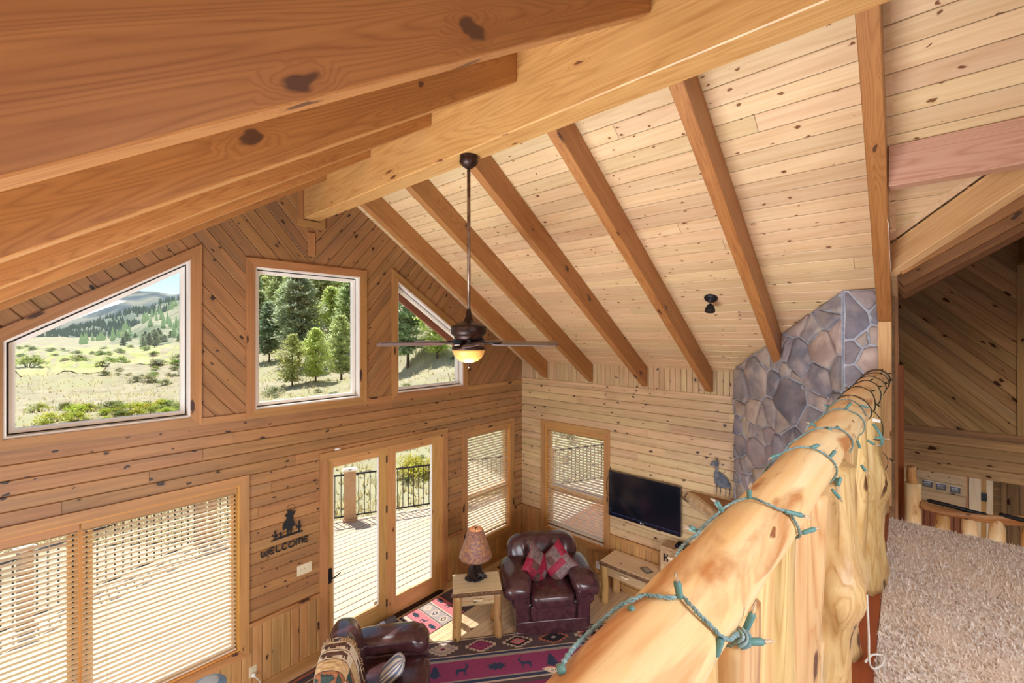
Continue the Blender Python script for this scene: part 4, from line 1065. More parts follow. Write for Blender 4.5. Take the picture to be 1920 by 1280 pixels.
c3 = [(2.067, -2.283), (2.067, -2.244), (2.047, -2.229), (2.042, -2.197), (2.051, -2.195), (2.055, -2.218), (2.067, -2.227), (2.067, -2.162), (2.077, -2.157), (2.086, -2.172), (2.086, -2.233), (2.097, -2.21), (2.099, -2.229), (2.086, -2.25), (2.082, -2.284)]
m_sign = plain('sign_black', S(34, 36, 40), .5, .3)
MB().add(sheet(rider, 0, .007)).build('rider', m_sign, sign, SGN.M())
for c in (c1, c2, c3): MB().add(sheet(c, 0, .007)).build('cactus', m_sign, sign, SGN.M())
MB().add(prism([(1.776, -2.298), (2.118, -2.298), (2.114, -2.283), (1.93, -2.276), (1.78, -2.288)], 0, .007)).build('ground_bar', m_sign, sign, SGN.M())
MB().add(tube([(1.985 + .045 * math.cos(t), -1.985 + .035 * math.sin(t), .004) for t in np.linspace(-.3, 5.6, 24)] + [(2.03, -2.03, .004)], .0022, 5)).build('lasso', m_sign, sign, SGN.M())
H = .062
LET = {'w': [[(0, .9), (0, .2), (.12, 0), (.3, 0), (.42, .2), (.42, .75)], [(.42, .2), (.54, 0), (.72, 0), (.84, .2), (.84, .9)]],
 'E': [[(.62, .88), (.45, 1), (.15, 1), (0, .78), (0, .22), (.15, 0), (.45, 0), (.62, .12)], [(0, .5), (.5, .5)]],
 'L': [[(.06, 1), (0, .8), (0, .2), (.15, 0), (.45, 0), (.62, .15)]],
 'C': [[(.62, .82), (.45, 1), (.15, 1), (0, .78), (0, .22), (.15, 0), (.45, 0), (.62, .18)]],
 'O': [[(.3, 1), (.08, .85), (0, .5), (.08, .15), (.3, 0), (.55, .0), (.78, .15), (.86, .5), (.78, .85), (.55, 1), (.3, 1)]],
 'm': [[(0, 0), (0, .8), (.12, 1), (.3, 1), (.42, .8), (.42, .1)], [(.42, .8), (.54, 1), (.72, 1), (.84, .8), (.84, 0)]]}
x = 1.678
for ch, wdt in (('w', .84), ('E', .62), ('L', .6), ('C', .62), ('O', .86), ('m', .84), ('E', .62)):
    lm = MB()
    for st_ in LET[ch]:
        lm.add(tube([(x + p[0] * H * 1.22, -2.43 + p[1] * H, .006) for p in spline(st_, 3)], .0075, 8))
    lm.build('letter', m_sign, sign, SGN.M(), True); x += wdt * H * 1.22 + .020

def plate(name, W, u, v, w, h, label, cat, kids, mat=m_ivory):
    p = thing(name, label, cat, W.P(u, v, 0))
    MB().add(box(w, h, .008, .003)).build('plate', mat, p, W.M(u, v, .002))
    for du, dv, kw, kh, nm in kids: MB().add(box(kw, kh, .012, .002)).build(nm, mat, p, W.M(u + du, v + dv, .006))
    return p
plate('light_switch', GW, 2.14, -2.745, .165, .117, 'ivory triple light switch plate under the welcome sign', 'light switch', [(-.046, 0, .011, .024, 'toggle'), (0, 0, .011, .024, 'toggle'), (.046, 0, .011, .024, 'toggle')])
ol = plate('wall_outlet', GW, 1.60, -3.63, .075, .117, 'ivory wall outlet with a white plug in it, below the large window corner', 'outlet', [(0, .028, .034, .03, 'socket_face')])
pg = MB().add(lathe([(.02, 0), (.022, .02), (.016, .035), (.006, .04)], 14)).add(tube(spline([(0, 0, .035), (.02, -.03, .045), (.05, -.08, .04), (.07, -.16, .04)], 5), .005, 7)).build('plug', m_white, None, GW.M(1.60, -3.655, .01), True)
tag(pg, 'round white plug with trailing cord in the outlet below the large window', 'plug')
plate('wall_outlet', GW, 4.97, -3.66, .075, .117, 'ivory wall outlet behind the table lamp', 'outlet', [(0, .028, .034, .03, 'socket_face'), (0, -.028, .034, .03, 'socket_face')])
plate('wall_outlet', TW, -3.615, -3.66, .075, .117, 'white wall outlet between the armchair and the console table', 'outlet', [(0, .028, .034, .03, 'socket_face'), (0, -.028, .034, .03, 'socket_face')], m_white)
sn = thing('door_sensor', 'small white sensor stuck above the French door casing', 'sensor', GW.P(2.535, -1.43, 0))
MB().add(box(.07, .024, .018, .004)).build('sensor_body', m_white, sn, GW.M(2.535, -1.43, .01)); MB().add(box(.012, .006, .003)).build('indicator', m_grayf, sn, GW.M(2.555, -1.43, .02))
vt = thing('floor_vent', 'dark metal floor vent by the gable wall behind the armchair', 'vent', (5.35, 5.0, F), 0)
MB().add(box(.30, .10, .008, .002)).build('vent_plate', m_black, vt, Matrix.Translation((5.35, 5.0, F + .004)))
for k in range(8): MB().add(box(.006, .08, .004)).build('slot', m_bronze, vt, Matrix.Translation((5.23 + k * .034, 5.0, F + .010)))

# ------------------------------------------------------------ cabinet under the television and the box on it
cb = thing('wall_cabinet', 'pine cabinet with black H hinge against the wall below the television', 'cabinet', (5.94, 2.1, F))
MB().add(box(.22, .74, 1.0, .004)).build('carcass', w_tv, cb, Matrix.Translation((5.888, 2.13, F + .5)))
MB().add(box(.28, .80, .03, .004)).build('top', w_table, cb, frame((5.862, 2.13, -2.875), (0, 1, 0), (-1, 0, 0), (0, 0, 1)) @ Matrix.Identity(4))
cbW = Wall((5.778, 0, 0), (0, -1, 0), (0, 0, 1))
dr = slab(cbW, 'door', w_tv, cb, rect(-2.40, F + .08, -1.85, -2.93), 0, .018, R(90))
for k in range(5): slab(cbW, 'door_board', w_tv, dr, rect(-2.38 + k * .105, F + .1, -2.38 + k * .105 + .1, -2.95), .018, .024, R(90))
hg = MB()
for dx in (-.022, .022): hg.add(prism(rect(dx - .007, -.05, dx + .007, .05), 0, .006))
hg.add(prism(rect(-.02, -.008, .02, .008), 0, .006)).build('hinge', m_black, cb, cbW.M(-2.41, -3.03, .025))
bx = thing('cable_box', 'black set-top box on the pine cabinet under the television', 'set-top box', (5.86, 2.215, -2.86))
MB().add(box(.16, .17, .038, .006)).build('case', m_tvb, bx, Matrix.Translation((5.845, 2.215, -2.841)))
MB().add(box(.002, .05, .008)).build('display', plain('box_display', S(120, 130, 150), .3), bx, Matrix.Translation((5.764, 2.22, -2.84)))

# ------------------------------------------------------------ log furniture
def live_top(w, d, h, name, parent, M, seed=1):
    MB().add(box(w, d, h, .004)).build(name, w_table, parent, M)
    rd = random.Random(seed); N_ = 30; v = []
    for i in range(N_ + 1):
        x = -w / 2 + w * i / N_
        for y, z in ((.0, h / 2 - .001), (-.012 - rd.uniform(0, .006), h / 2 - .004), (-.026 - rd.uniform(0, .008), 0), (-.014 - rd.uniform(0, .008), -h / 2), (0, -h / 2 - .004)): v.append((x, -d / 2 + y + .006, z))
    f = [(i * 5 + k, i * 5 + k + 1, (i + 1) * 5 + k + 1, (i + 1) * 5 + k) for i in range(N_) for k in range(4)] + [(4, 3, 2, 1, 0), tuple(N_ * 5 + k for k in range(5))]
    MB().add((v, f)).build('live_edge', bark, parent, M)
def drawer(parent, M, w, h, mat=w_tv):
    d = MB().add(box(w, .02, h, .003)).build('drawer', mat, parent, M)
    for dz, dx, ww, hh in ((h / 2 - .012, 0, w, .02), (-h / 2 + .012, 0, w, .02)): MB().add(box(ww, .008, hh, .002)).build('drawer_lip', mat, d, M @ Matrix.Translation((dx, -.013, dz)))
    MB().add(tube(spline([(-.055, -.03, .004), (-.02, -.04, 0), (.03, -.042, -.002), (.065, -.03, .003)], 4), [.006] + [.013] * 11 + [.006], 9)).build('knob', w_table, d, M, True)
def log_table(name, label, cat, loc, rz, w, d, h, drawers, seed):
    t = thing(name, label, cat, loc, rz); T = world(t)
    live_top(w, d, .045, 'tabletop', t, T @ Matrix.Translation((0, 0, h - .0225)), seed)
    k = 0
    for sx in (-1, 1):
        for sy in (-1, 1):
            k += 1; x, y = sx * (w / 2 - .05), sy * (d / 2 - .05)
            o = logpart('leg', (0, 0, 0), (0, 0, h - .045), .056, .047, t, w_logleg, seed * 10 + k, 14, 12, .05)
            o.matrix_basis = T @ Matrix.Translation((x, y, 0)) @ o.matrix_basis
    ap = .135
    MB().add(box(w - .13, .018, ap, .002)).build('apron', w_tv, t, T @ Matrix.Translation((0, -d / 2 + .075, h - .045 - ap / 2)))
    MB().add(box(w - .13, .018, ap, .002)).build('apron', w_tv, t, T @ Matrix.Translation((0, d / 2 - .05, h - .045 - ap / 2)))
    for s in (-1, 1): MB().add(box(.018, d - .13, ap, .002)).build('apron', w_tv, t, T @ Matrix.Translation((s * (w / 2 - .06), 0, h - .045 - ap / 2)))
    MB().add(box(w - .12, .03, .02, .002)).build('rail', w_tv, t, T @ Matrix.Translation((0, -d / 2 + .065, h - .045 - ap - .006)))
    dw = (w - .15) / drawers
    for i in range(drawers): drawer(t, T @ Matrix.Translation((-(w - .15) / 2 + dw * (i + .5), -d / 2 + .055, h - .045 - ap / 2)), dw - .015, ap - .02)
    return t
log_table('end_table', 'log-legged pine end table with one drawer, under the lamp beside the armchair', 'table', (3.945, 4.20, F), R(-39), .62, .45, .62, 1, 3)
log_table('console_table', 'log-legged pine console table with drawers against the wall below the television', 'table', (5.76, 2.62, F), R(-90), 1.36, .45, .60, 2, 5)
ck = thing('coaster_book', 'small dark square coaster lying on the console table', 'coaster', (5.72, 2.66, F + .60))
MB().add(box(.15, .11, .014, .002)).build('cover', mottled('coaster_cover', S(110, 98, 84), S(70, 64, 60), 30, 3, rough=.5), ck, Matrix.Translation((5.74, 2.68, F + .607)) @ Matrix.Rotation(R(60), 4, 'Z'))
MB().add(box(.11, .08, .003)).build('inlay', plain('coaster_inlay', S(168, 160, 150), .5), ck, Matrix.Translation((5.74, 2.68, F + .615)) @ Matrix.Rotation(R(60), 4, 'Z'))
# remote and lamp
lamp = thing('table_lamp', 'rustic lamp with pine-tree and bear iron base and mica shade on end table', 'lamp', (3.99, 4.27, F + .62), R(-39)); T = world(lamp)
bp_ = [(.13 * math.cos(a) * (1 + .18 * math.sin(2 * a + .7) + .08 * math.sin(5 * a)), .085 * math.sin(a) * (1 + .15 * math.sin(3 * a))) for a in np.linspace(0, 2 * math.pi, 26)[:-1]]
m_lb = mottled('lamp_iron', S(92, 88, 90), S(52, 48, 50), 30, 4, rough=.5, bump=.5, Metallic=.4)
m_lt = mottled('lamp_tree_iron', S(84, 62, 54), S(48, 38, 36), 30, 4, rough=.5, bump=.5, Metallic=.4)
MB().add(prism(bp_, 0, .016)).build('base', m_lb, lamp, T)
def iron_tree(x, y, h, r, seed):
    rd = random.Random(seed); mb = MB().add(tube([(x, y, .012), (x, y, h)], [.010, .004], 7)); nT = int(h / .028)
    for i in range(nT):
        z = .05 + (h - .05) * i / nT; rr = r * (1 - i / nT) + .012
        for k in range(9):
            a = 2 * math.pi * k / 9 + i * .5; ca, sa = math.cos(a), math.sin(a); q = rr * rd.uniform(.8, 1.1)
            v = [(x, y, z + .028), (x + q * ca - .011 * sa, y + q * sa + .011 * ca, z - .006), (x + q * 1.12 * ca, y + q * 1.12 * sa, z - .018), (x + q * ca + .011 * sa, y + q * sa - .011 * ca, z - .006)]
            mb.add((v + [(p[0], p[1], p[2] - .006) for p in v], [(0, 1, 2, 3), (7, 6, 5, 4), (0, 4, 5, 1), (1, 5, 6, 2), (2, 6, 7, 3), (3, 7, 4, 0)]))
    mb.build('pine_tree', m_lt, lamp, T)
iron_tree(-.01, .01, .36, .075, 1); iron_tree(-.06, -.03, .24, .06, 2); iron_tree(.035, .03, .28, .055, 3)
bear = MB().add(blob(.042, .02, .024, .8, .8, 16, 10), Matrix.Translation((.06, -.02, .058))).add(blob(.018, .014, .015, .9, .9, 12, 8), Matrix.Translation((.108, -.02, .068))).add(blob(.009, .008, .007, .9, .9, 8, 6), Matrix.Translation((.124, -.02, .062)))
for x_, y_ in ((.03, -.03), (.03, -.01), (.088, -.03), (.088, -.01)): bear.add(tube([(x_, y_, .014), (x_, y_, .052)], [.008, .010], 7))
for y_ in (-.029, -.011): bear.add(blob(.005, .004, .006, 1, 1, 8, 5), Matrix.Translation((.104, y_, .083)))
bear.build('bear', m_lb, lamp, T, True)
m_sh = mottled('mica_shade', S(146, 104, 98), S(100, 72, 80), 40, 6, .3, .7, .5, .2, .002, S(176, 128, 84), 30)
pbs = m_sh.node_tree.nodes['Principled BSDF']; pbs.inputs['Emission Strength'].default_value = .05; pbs.inputs['Emission Color'].default_value = S(236, 150, 60)
MB().add(([], [])).add(lathe([(.218, .30), (.22, .304), (.098, .66), (.096, .662), (.094, .66), (.214, .306)], 36)).build('shade', m_sh, lamp, T, True) if False else None
shp = [(.219, .30), (.221, .305), (.100, .66), (.097, .663), (.094, .66), (.213, .305)]
v, f = lathe(shp, 40); f = f[:-2]; n4 = 40; m4 = len(shp); f += [((m4 - 1) * n4 + k, (m4 - 1) * n4 + (k + 1) % n4, (k + 1) % n4, k) for k in range(n4)]
MB().add((v, f)).build('shade', m_sh, lamp, T, True)
MB().add(lathe([(.222, .297), (.224, .303), (.219, .309)], 40)).build('shade_rim', bark, lamp, T, True)
MB().add(lathe([(.004, .33), (.004, .665), (.012, .67), (.014, .68), (.006, .69)], 12)).build('finial', m_bronze, lamp, T, True)
for k in range(3):
    a = k * 2.09; MB().add(tube([(0, 0, .655), (.095 * math.cos(a), .095 * math.sin(a), .655)], .002, 5)).build('spider', m_bronze, lamp, T)
MB().add(blob(.03, .03, .045, 1, 1, 14, 10), Matrix.Translation((0, 0, .47))).build('bulb', glow('lamp_bulb', S(255, 214, 130), 5), lamp, T, True)
l = bpy.data.lights.new('lamp_light', 'POINT'); l.energy = .9; l.color = (1, .76, .42); l.shadow_soft_size = .05
lo = bpy.data.objects.new('lamp_light', l); col.objects.link(lo); lo.location = T @ Vector((0, 0, .56))

# ------------------------------------------------------------ leather armchairs
def pleats(x, z): return math.sin(x * 75) * math.exp(-(x / .34) ** 2)
def arm_chair(label, loc, rz):
    c = thing('armchair', label, 'armchair', loc, rz); T = world(c)
    B = lambda mb, n, M=None: mb.build(n, leather, c, T if M is None else T @ M, True)
    MB().add(blob(.485, .40, .195, .18, .18, 40, 14)).build('base', leather, c, T @ Matrix.Translation((0, .02, .205)), True)
    for x, y in ((-.42, -.34), (.42, -.34), (-.42, .36), (.42, .36)): MB().add(lathe([(.03, 0), (.035, .03), (.035, .06)], 12)).build('foot', m_black, c, T @ Matrix.Translation((x, y, 0)), True)
    MB().add(blob(.30, .035, .10, .25, .25, 28, 10)).build('front_panel', leather, c, T @ Matrix.Translation((0, -.40, .285)), True)
    MB().add(blob(.475, .03, .09, .2, .2, 28, 10)).build('skirt_panel', leather, c, T @ Matrix.Translation((0, -.405, .10)), True)
    def seat_fn(x, y, z):
        return (x, y, z + (.018 * math.cos(x * 4.2) * math.cos(y * 2.6) if z > 0 else 0))
    MB().add(blob(.305, .40, .095, .38, .3, 40, 16, seat_fn)).build('seat', leather, c, T @ Matrix.Translation((0, -.06, .42)), True)
    for s in (-1, 1):
        # rolled arm: upright panel with scroll on top
        prof = [(.105, .0)]
        A = MB()
        outl = [(-.085, .04), (.085, .04), (.085, .36)] + [(.02 * 1 + .125 * math.cos(t), .47 + .125 * math.sin(t)) for t in np.linspace(-.75, math.pi + .55, 20)] + [(-.085, .36)]
        outl = [(s * p[0] if s > 0 else -p[0], p[1]) for p in outl]
        if s < 0: outl = outl[::-1]
        nO = len(outl); v = []; f = []
        for j, (y, k) in enumerate(((-.425, .90), (-.435, .96), (-.425, 1.0), (.36, 1.0), (.38, .95))):
            for p in outl: v.append(((p[0]) * k, y, .30 + (p[1] - .30) * k))
        for j in range(4):
            for k in range(nO): k2 = (k + 1) % nO; f.append((j * nO + k, (j + 1) * nO + k, (j + 1) * nO + k2, j * nO + k2)[::-1])
        f.append(tuple(range(nO))); f.append(tuple(4 * nO + k for k in range(nO))[::-1])
        ao = MB().add((v, f)).build('arm', leather, c, T @ Matrix.Translation((s * .405, 0, 0)))
        ring = [(s * .02 + .098 * math.cos(t), -.437, .47 + .098 * math.sin(t)) for t in np.linspace(-.8, math.pi + .8, 26)]
        MB().add(tube(ring, .008, 7)).build('piping', leather, ao, T @ Matrix.Translation((s * .405, 0, 0)), True)
        def pil(x, y, z, s=s):
            fr = max(0, min(1, (-y - .12) / .28))             # droops over the front
            w = 1 + .03 * math.sin(y * 46) * (1 if z > 0 else .3)
            return (x * w * (1 + .1 * fr), y, z * (1 + .15 * fr) - .075 * fr ** 2 + .012 * math.sin(y * 60 + x * 20) * fr - .05 * (x / .17 * s > .2) * abs(x / .17) ** 2)
        MB().add(blob(.19, .40, .10, .62, .5, 44, 22, pil)).build('arm_pillow', leather, c, T @ Matrix.Translation((s * .46, -.05, .615)), True)
    def back(x, y, z):
        t = (z + .36) / .72
        if y < 0:
            y -= .026 * math.sin(62 * x / (1 + .9 * t)) * math.exp(-(x / .30) ** 2) * (.25 + .75 * t) * min(1, max(0, (1.05 - t)) * 4 + .3)
        x *= 1.0 - .10 * max(0, .35 - t)
        y += .16 * t - .02 * math.cos(x * 3)
        return (x, y, z)
    bk = blob(.52, .15, .36, .5, .62, 90, 30, back)
    MB().add(bk).build('backrest', leather, c, T @ Matrix.Translation((0, .27, .585)), True)
    MB().add(blob(.46, .10, .34, .25, .3, 30, 14)).build('back_panel', leather, c, T @ Matrix.Translation((0, .36, .42)), True)
    return c
ch1 = arm_chair('burgundy leather armchair in the corner holding two red patchwork pillows', (4.82, 3.715, F), R(-40.5))
ch2 = arm_chair('burgundy leather armchair with a woven throw on its back, cut by the frame bottom', (2.305, 3.80, F), R(52))
# patchwork pillows
pm_r = mottled('pillow_crimson', S(168, 30, 66), S(120, 24, 48), 30, 5, rough=.6, bump=.3, bd=.003); pm_g = mottled('pillow_grey', S(138, 112, 112), S(104, 84, 86), 20, 4, rough=.55); pm_b = mottled('pillow_brown', S(110, 72, 64), S(80, 50, 48), 20, 4, rough=.55)
def pillow(label, base, M, seed, size=.21, thick=.075, mats=(pm_r, pm_g, pm_b), n=18):
    p = thing('throw_pillow', label, 'pillow', base, 0, 'patchwork pillows on the armchair')
    rd = random.Random(seed); grid = [[rd.choice([0, 0, 1, 2, 1]) for _ in range(4)] for _ in range(4)]
    v = []; f = []; mi = []
    for sd_ in (1, -1):
        for j in range(n + 1):
            for i in range(n + 1):
                a, b = 2 * i / n - 1, 2 * j / n - 1
                h = thick * (max(0, (1 - a * a) * (1 - b * b))) ** .42
                k = 1 - .09 * (1 - abs(a) ** 2) * (abs(b) ** 4) ; k2 = 1 - .09 * (1 - abs(b) ** 2) * (abs(a) ** 4)
                v.append((a * size * k2, b * size * k, sd_ * h))
    N1 = (n + 1) ** 2
    for s_ in (0, 1):
        for j in range(n):
            for i in range(n):
                q = [s_ * N1 + j * (n + 1) + i, s_ * N1 + j * (n + 1) + i + 1, s_ * N1 + (j + 1) * (n + 1) + i + 1, s_ * N1 + (j + 1) * (n + 1) + i]
                f.append(tuple(q if s_ == 0 else q[::-1])); mi.append(grid[j * 4 // n][i * 4 // n])
    mb = MB(); mb.v = v; mb.f = f; mb.m = mi
    mb.build('cover', list(mats), p, M, True)
    e = [(-1, -1), (1, -1), (1, 1), (-1, 1), (-1, -1)]; pts = []
    for (a0, b0), (a1, b1) in zip(e, e[1:]):
        for k in range(8):
            a, b = a0 + (a1 - a0) * k / 8, b0 + (b1 - b0) * k / 8
            pts.append((a * size * (1 - .09 * (1 - b * b) * abs(a) ** 4), b * size * (1 - .09 * (1 - a * a) * abs(b) ** 4), 0))
    MB().add(tube(pts + pts[:1], .005, 6)).build('piping', pm_r, p, M, True)
T1 = world(ch1)
def pil_m(x, y, z, yaw, tilt, roll): return T1 @ Matrix.Translation((x, y, z)) @ Matrix.Rotation(R(yaw), 4, 'Z') @ Matrix.Rotation(R(tilt), 4, 'X') @ Matrix.Rotation(R(roll), 4, 'Z')
pillow('red patchwork pillow leaning in the armchair, the one nearer the lamp', T1 @ Vector((-.12, -.02, .5)), pil_m(-.14, .00, .68, 34, 68, 40), 4)
pillow('red patchwork pillow leaning in the armchair, the one nearer the television', T1 @ Vector((.12, -.02, .5)), pil_m(.15, .00, .70, -34, 66, 50), 9)
# throw over the second chair
T2 = world(ch2)
th = thing('woven_throw', 'fringed tan woven throw with bears and pine trees over the back of the armchair', 'throw', T2 @ Vector((-.2, .3, .95)), 0)
tm = [mottled('throw_tan', S(226, 196, 150), S(206, 174, 126), 60, 3, rough=.95, bump=.4, bd=.003), mottled('throw_cream', S(238, 226, 206), S(222, 208, 184), 60, 3, rough=.95, bump=.4, bd=.003),
 mottled('throw_green', S(74, 92, 88), S(52, 68, 70), 60, 3, rough=.95, bump=.4, bd=.003), mottled('throw_brown', S(116, 86, 72), S(86, 62, 56), 60, 3, rough=.95, bump=.4, bd=.003), mottled('throw_rust', S(178, 120, 82), S(150, 96, 66), 60, 3, rough=.95, bump=.4, bd=.003)]
def throw():
    def back(x, y, z):
        t = (z + .36) / .72; x *= 1.0 - .10 * max(0, .35 - t); y += .16 * t - .02 * math.cos(x * 3); return (x, y, z)
    nx_, ns = 56, 72; v = []; f = []; mi = []
    def P(xx, s, off=.016):
        # section of the back at this x: superquadric outline in y-z, walked by angle s
        cx = min(.98, abs(xx) / .52); k = (1 - cx ** (2 / .62)) ** (.62 / 2)
        y = .15 * k * spow(math.cos(s), .5); z = .36 * (1 - (cx * .85) ** 4) ** .5 * spow(math.sin(s), .5)
        p = Vector(back(xx, -y, z)); 
        return p + Vector((0, -math.cos(s) * off, math.sin(s) * off))
    x0, x1 = -.50, -.06; s0, s1 = -1.2, math.pi + .9
    for j in range(ns + 1):
        for i in range(nx_ + 1): v.append(tuple(P(x0 + (x1 - x0) * i / nx_ , s0 + (s1 - s0) * j / ns) + Vector((0, 0, .004 * math.sin(i * .9) * math.sin(j * .7)))))
    bear = [(0, 3), (1, 3), (2, 4), (3, 4), (4, 4), (5, 3), (6, 3), (1, 2), (2, 2), (5, 2), (6, 2), (1, 1), (5, 1), (2, 3), (3, 3), (4, 3), (7, 4)]
    for j in range(ns):
        for i in range(nx_):
            k = j * (nx_ + 1) + i; f.append((k, k + nx_ + 1, k + nx_ + 2, k + 1))
            bi, bj = i // 14, j // 24; li, lj = i % 14, j % 24; m_ = [1, 4, 0, 1][(bi + bj) % 4]
            if li == 0: m_ = 3
            elif m_ == 1:
                a_, b_ = (lj - 12), li - 4                      # four-legged silhouette, head along the patch
                if (-7 <= a_ <= 5 and 2 <= b_ <= 6) or (-3 <= a_ <= 3 and b_ == 7) or (a_ in (-7, -6, -4, 2, 4, 5) and -1 <= b_ < 2) or (5 <= a_ <= 8 and 3 <= b_ <= 6) or (a_ == 6 and b_ == 7): m_ = 3
            elif m_ == 4:
                if abs(li - 7) < (lj % 8) * .8 and lj % 8 > 1: m_ = 2
            mi.append(m_)
    mb = MB(); mb.v = v; mb.f = f; mb.m = mi; mb.build('blanket', tm, th, T2 @ Matrix.Translation((0, .27, .60)), True)
    fr = MB(); rd = random.Random(2)
    for j in range(0, ns * 3):
        s = s0 + (s1 - s0) * j / (ns * 3); p = P(x1, s); q = P(x1 + .05, s + rd.uniform(-.05, .05), .014 + rd.uniform(0, .02)); r_ = P(x1 + .026, s + rd.uniform(-.03, .03), .03)
        fr.add(tube([p, r_, q], .0035, 4), None, j % 2)
    fr.build('fringe', [tm[3], tm[0]], th, T2 @ Matrix.Translation((0, .27, .60)))['kind'] = 'stuff'
throw()
wp = thing('seat_pillow', 'pale blue and white striped pillow on the seat of the throw-draped armchair', 'pillow', T2 @ Vector((-.02, -.15, .52)))
sv = blob(.13, .06, .13, .6, .6, 48, 20); mbp = MB().add(sv); mbp.m = [0 if (i % 48) % 4 < 2 else 1 for i in range(len(mbp.f))]
mbp.build('cover', [m_white, plain('stripe_blue', S(120, 136, 172), .7)], wp, T2 @ Matrix.Translation((.0, -.10, .60)) @ Matrix.Rotation(R(50), 4, 'X'), True)

# ------------------------------------------------------------ rugs
rm = {k: mottled('rug_' + k, c, tuple(x * .72 for x in c[:3]) + (1,), 120, 2, rough=.95, bump=.5, bd=.003) for k, c in dict(dark=S(94, 78, 82), maroon=S(156, 66, 112), cream=S(206, 186, 166), navy=S(54, 68, 100), grey=S(170, 158, 152), pink=S(214, 122, 128), black=S(38, 32, 40), rust=S(178, 108, 88), plum=S(140, 56, 100), green=S(44, 62, 76)).items()}
RK = list(rm); RMATS = [rm[k] for k in RK]
def rug(name, label, O, t, n, L0, L1, bands, motifs, depth, thick=.012):
    """t runs along the bands, n across them"""
    t, n = Vector(t).normalized(), Vector(n).normalized(); W = Wall(O, t, n); sgn = 1 if W.N.z > 0 else -1
    r = thing(name, label, 'rug', Vector(O) + t * (L0 + L1) / 2 + n * depth / 2)
    M = W.M()
    MB().add(prism(rect(L0, 0, L1, depth), 0, sgn * thick)).build('pile', rm['dark'], r, M)
    mb = MB()
    for a, b, c in bands: mb.add(prism(rect(L0, a, L1, b), 0, sgn * (thick + .001)), None, RK.index(c))
    mb.build('woven_bands', RMATS, r, M)
    for k, (nm, polys) in enumerate(motifs):
        mm = MB()
        for z, (c, p) in enumerate(polys): mm.add(sheet(p, sgn * thick, sgn * (thick + .0016 + z * .0004)), None, RK.index(c))
        mm.build(nm, RMATS, r, M)
    return r
def stepped(cx, cy, a, b, k=4):
    """stepped diamond outline"""
    q = []
    for i in range(k): q += [(a * (1 - i / k), b * i / k), (a * (1 - i / k), b * (i + 1) / k)]
    full = q + [(-x, y) for x, y in q[::-1]] + [(-x, -y) for x, y in q] + [(x, -y) for x, y in q[::-1]]
    return [(cx + x, cy + y) for x, y in full]
def medallion(cx, cy, cols, a=.19, b=.105): return ('medallion', [(c, stepped(cx, cy, a * s, b * s)) for c, s in zip(cols, (1, .78, .5, .2))])
def tree(cx, cy, h, c): 
    p = [(cx, cy + h * .5)]
    for i in range(4): w = h * (.14 + .1 * i); y = cy + h * .5 - h * .24 * (i + 1); p += [(cx + w, y + .02), (cx + w * .55, y + .02)]
    p += [(cx + .012, cy - h * .5), (cx - .012, cy - h * .5)]
    for i in range(3, -1, -1): w = h * (.14 + .1 * i); y = cy + h * .5 - h * .24 * (i + 1); p += [(cx - w * .55, y + .02), (cx - w, y + .02)]
    return ('pine_motif', [(c, p)])
def deer(cx, cy, k, c, flip=1):
    p = [(-.9, -.2), (-.85, .25), (-.6, .35), (.2, .32), (.5, .55), (.55, .8), (.45, 1.05), (.3, 1.3), (.42, 1.28), (.55, 1.05), (.62, 1.35), (.7, 1.32), (.66, 1.0), (.75, .82), (.98, .7), (.95, .58), (.75, .55), (.6, .1), (.5, -.15), (.62, -.9), (.5, -.9), (.36, -.2), (.3, -.9), (.2, -.9), (.18, -.15), (-.45, -.15), (-.55, -.45), (-.5, -.9), (-.62, -.9), (-.7, -.45), (-.85, -.9), (-.95, -.88), (-.8, -.3)]
    return ('deer_motif', [(c, [(cx + flip * x * k, cy + y * k) for x, y in (p if flip > 0 else p[::-1])])])
def leaf(cx, cy, k, c):
    p = []
    for i in range(18):
        a = 2 * math.pi * i / 18; r = k * (1.15 if i % 2 else .72); p.append((cx + r * math.cos(a) * 1.25, cy + r * math.sin(a) * .62))
    return ('oak_leaf_motif', [(c, p)])
def place(m, t0, n0, flip=False):
    return (m[0], [(c, [(-(t0 + x), n0 + (-y if flip else y)) for x, y in p]) for c, p in m[1]])
mots = [place(medallion(0, 0, c_), t_, .156) for t_, c_ in ((-1.33, ('grey', 'black', 'rust', 'cream')), (-.887, ('cream', 'grey', 'cream', 'plum')), (-.42, ('cream', 'plum', 'maroon', 'plum')), (.046, ('cream', 'black', 'pink', 'grey')), (.512, ('rust', 'black', 'black', 'grey')), (.98, ('cream', 'rust', 'black', 'grey')))]
mots += [place(tree(0, 0, .19, 'navy'), -.975, .51, True), place(deer(0, 0, .085, 'navy'), -.665, .53, True), place(leaf(0, 0, .09, 'navy'), -.268, .52), place(deer(0, 0, .085, 'navy', -1), .071, .53, True), place(tree(0, 0, .2, 'navy'), .39, .52, True), place(deer(0, 0, .085, 'navy'), -1.35, .53, True), place(leaf(0, 0, .09, 'navy'), .75, .52)]
bands2 = [(0, .012, 'black'), (.012, .03, 'cream'), (.284, .30, 'cream'), (.30, .335, 'navy'), (.335, .375, 'grey'), (.375, .665, 'maroon'), (.665, .685, 'grey'), (.685, .725, 'navy'), (.725, .748, 'cream'), (.80, 1.05, 'plum'), (1.05, 1.10, 'cream'), (1.35, 1.5, 'maroon')]
rug('area_rug', 'large maroon lodge rug with diamonds, deer and pine trees before the armchair', Vector((4.184, 3.790, F + .001)), (-.78, .625, 0), (-.625, -.78, 0), -1.7, 1.75, bands2, mots, 2.2)
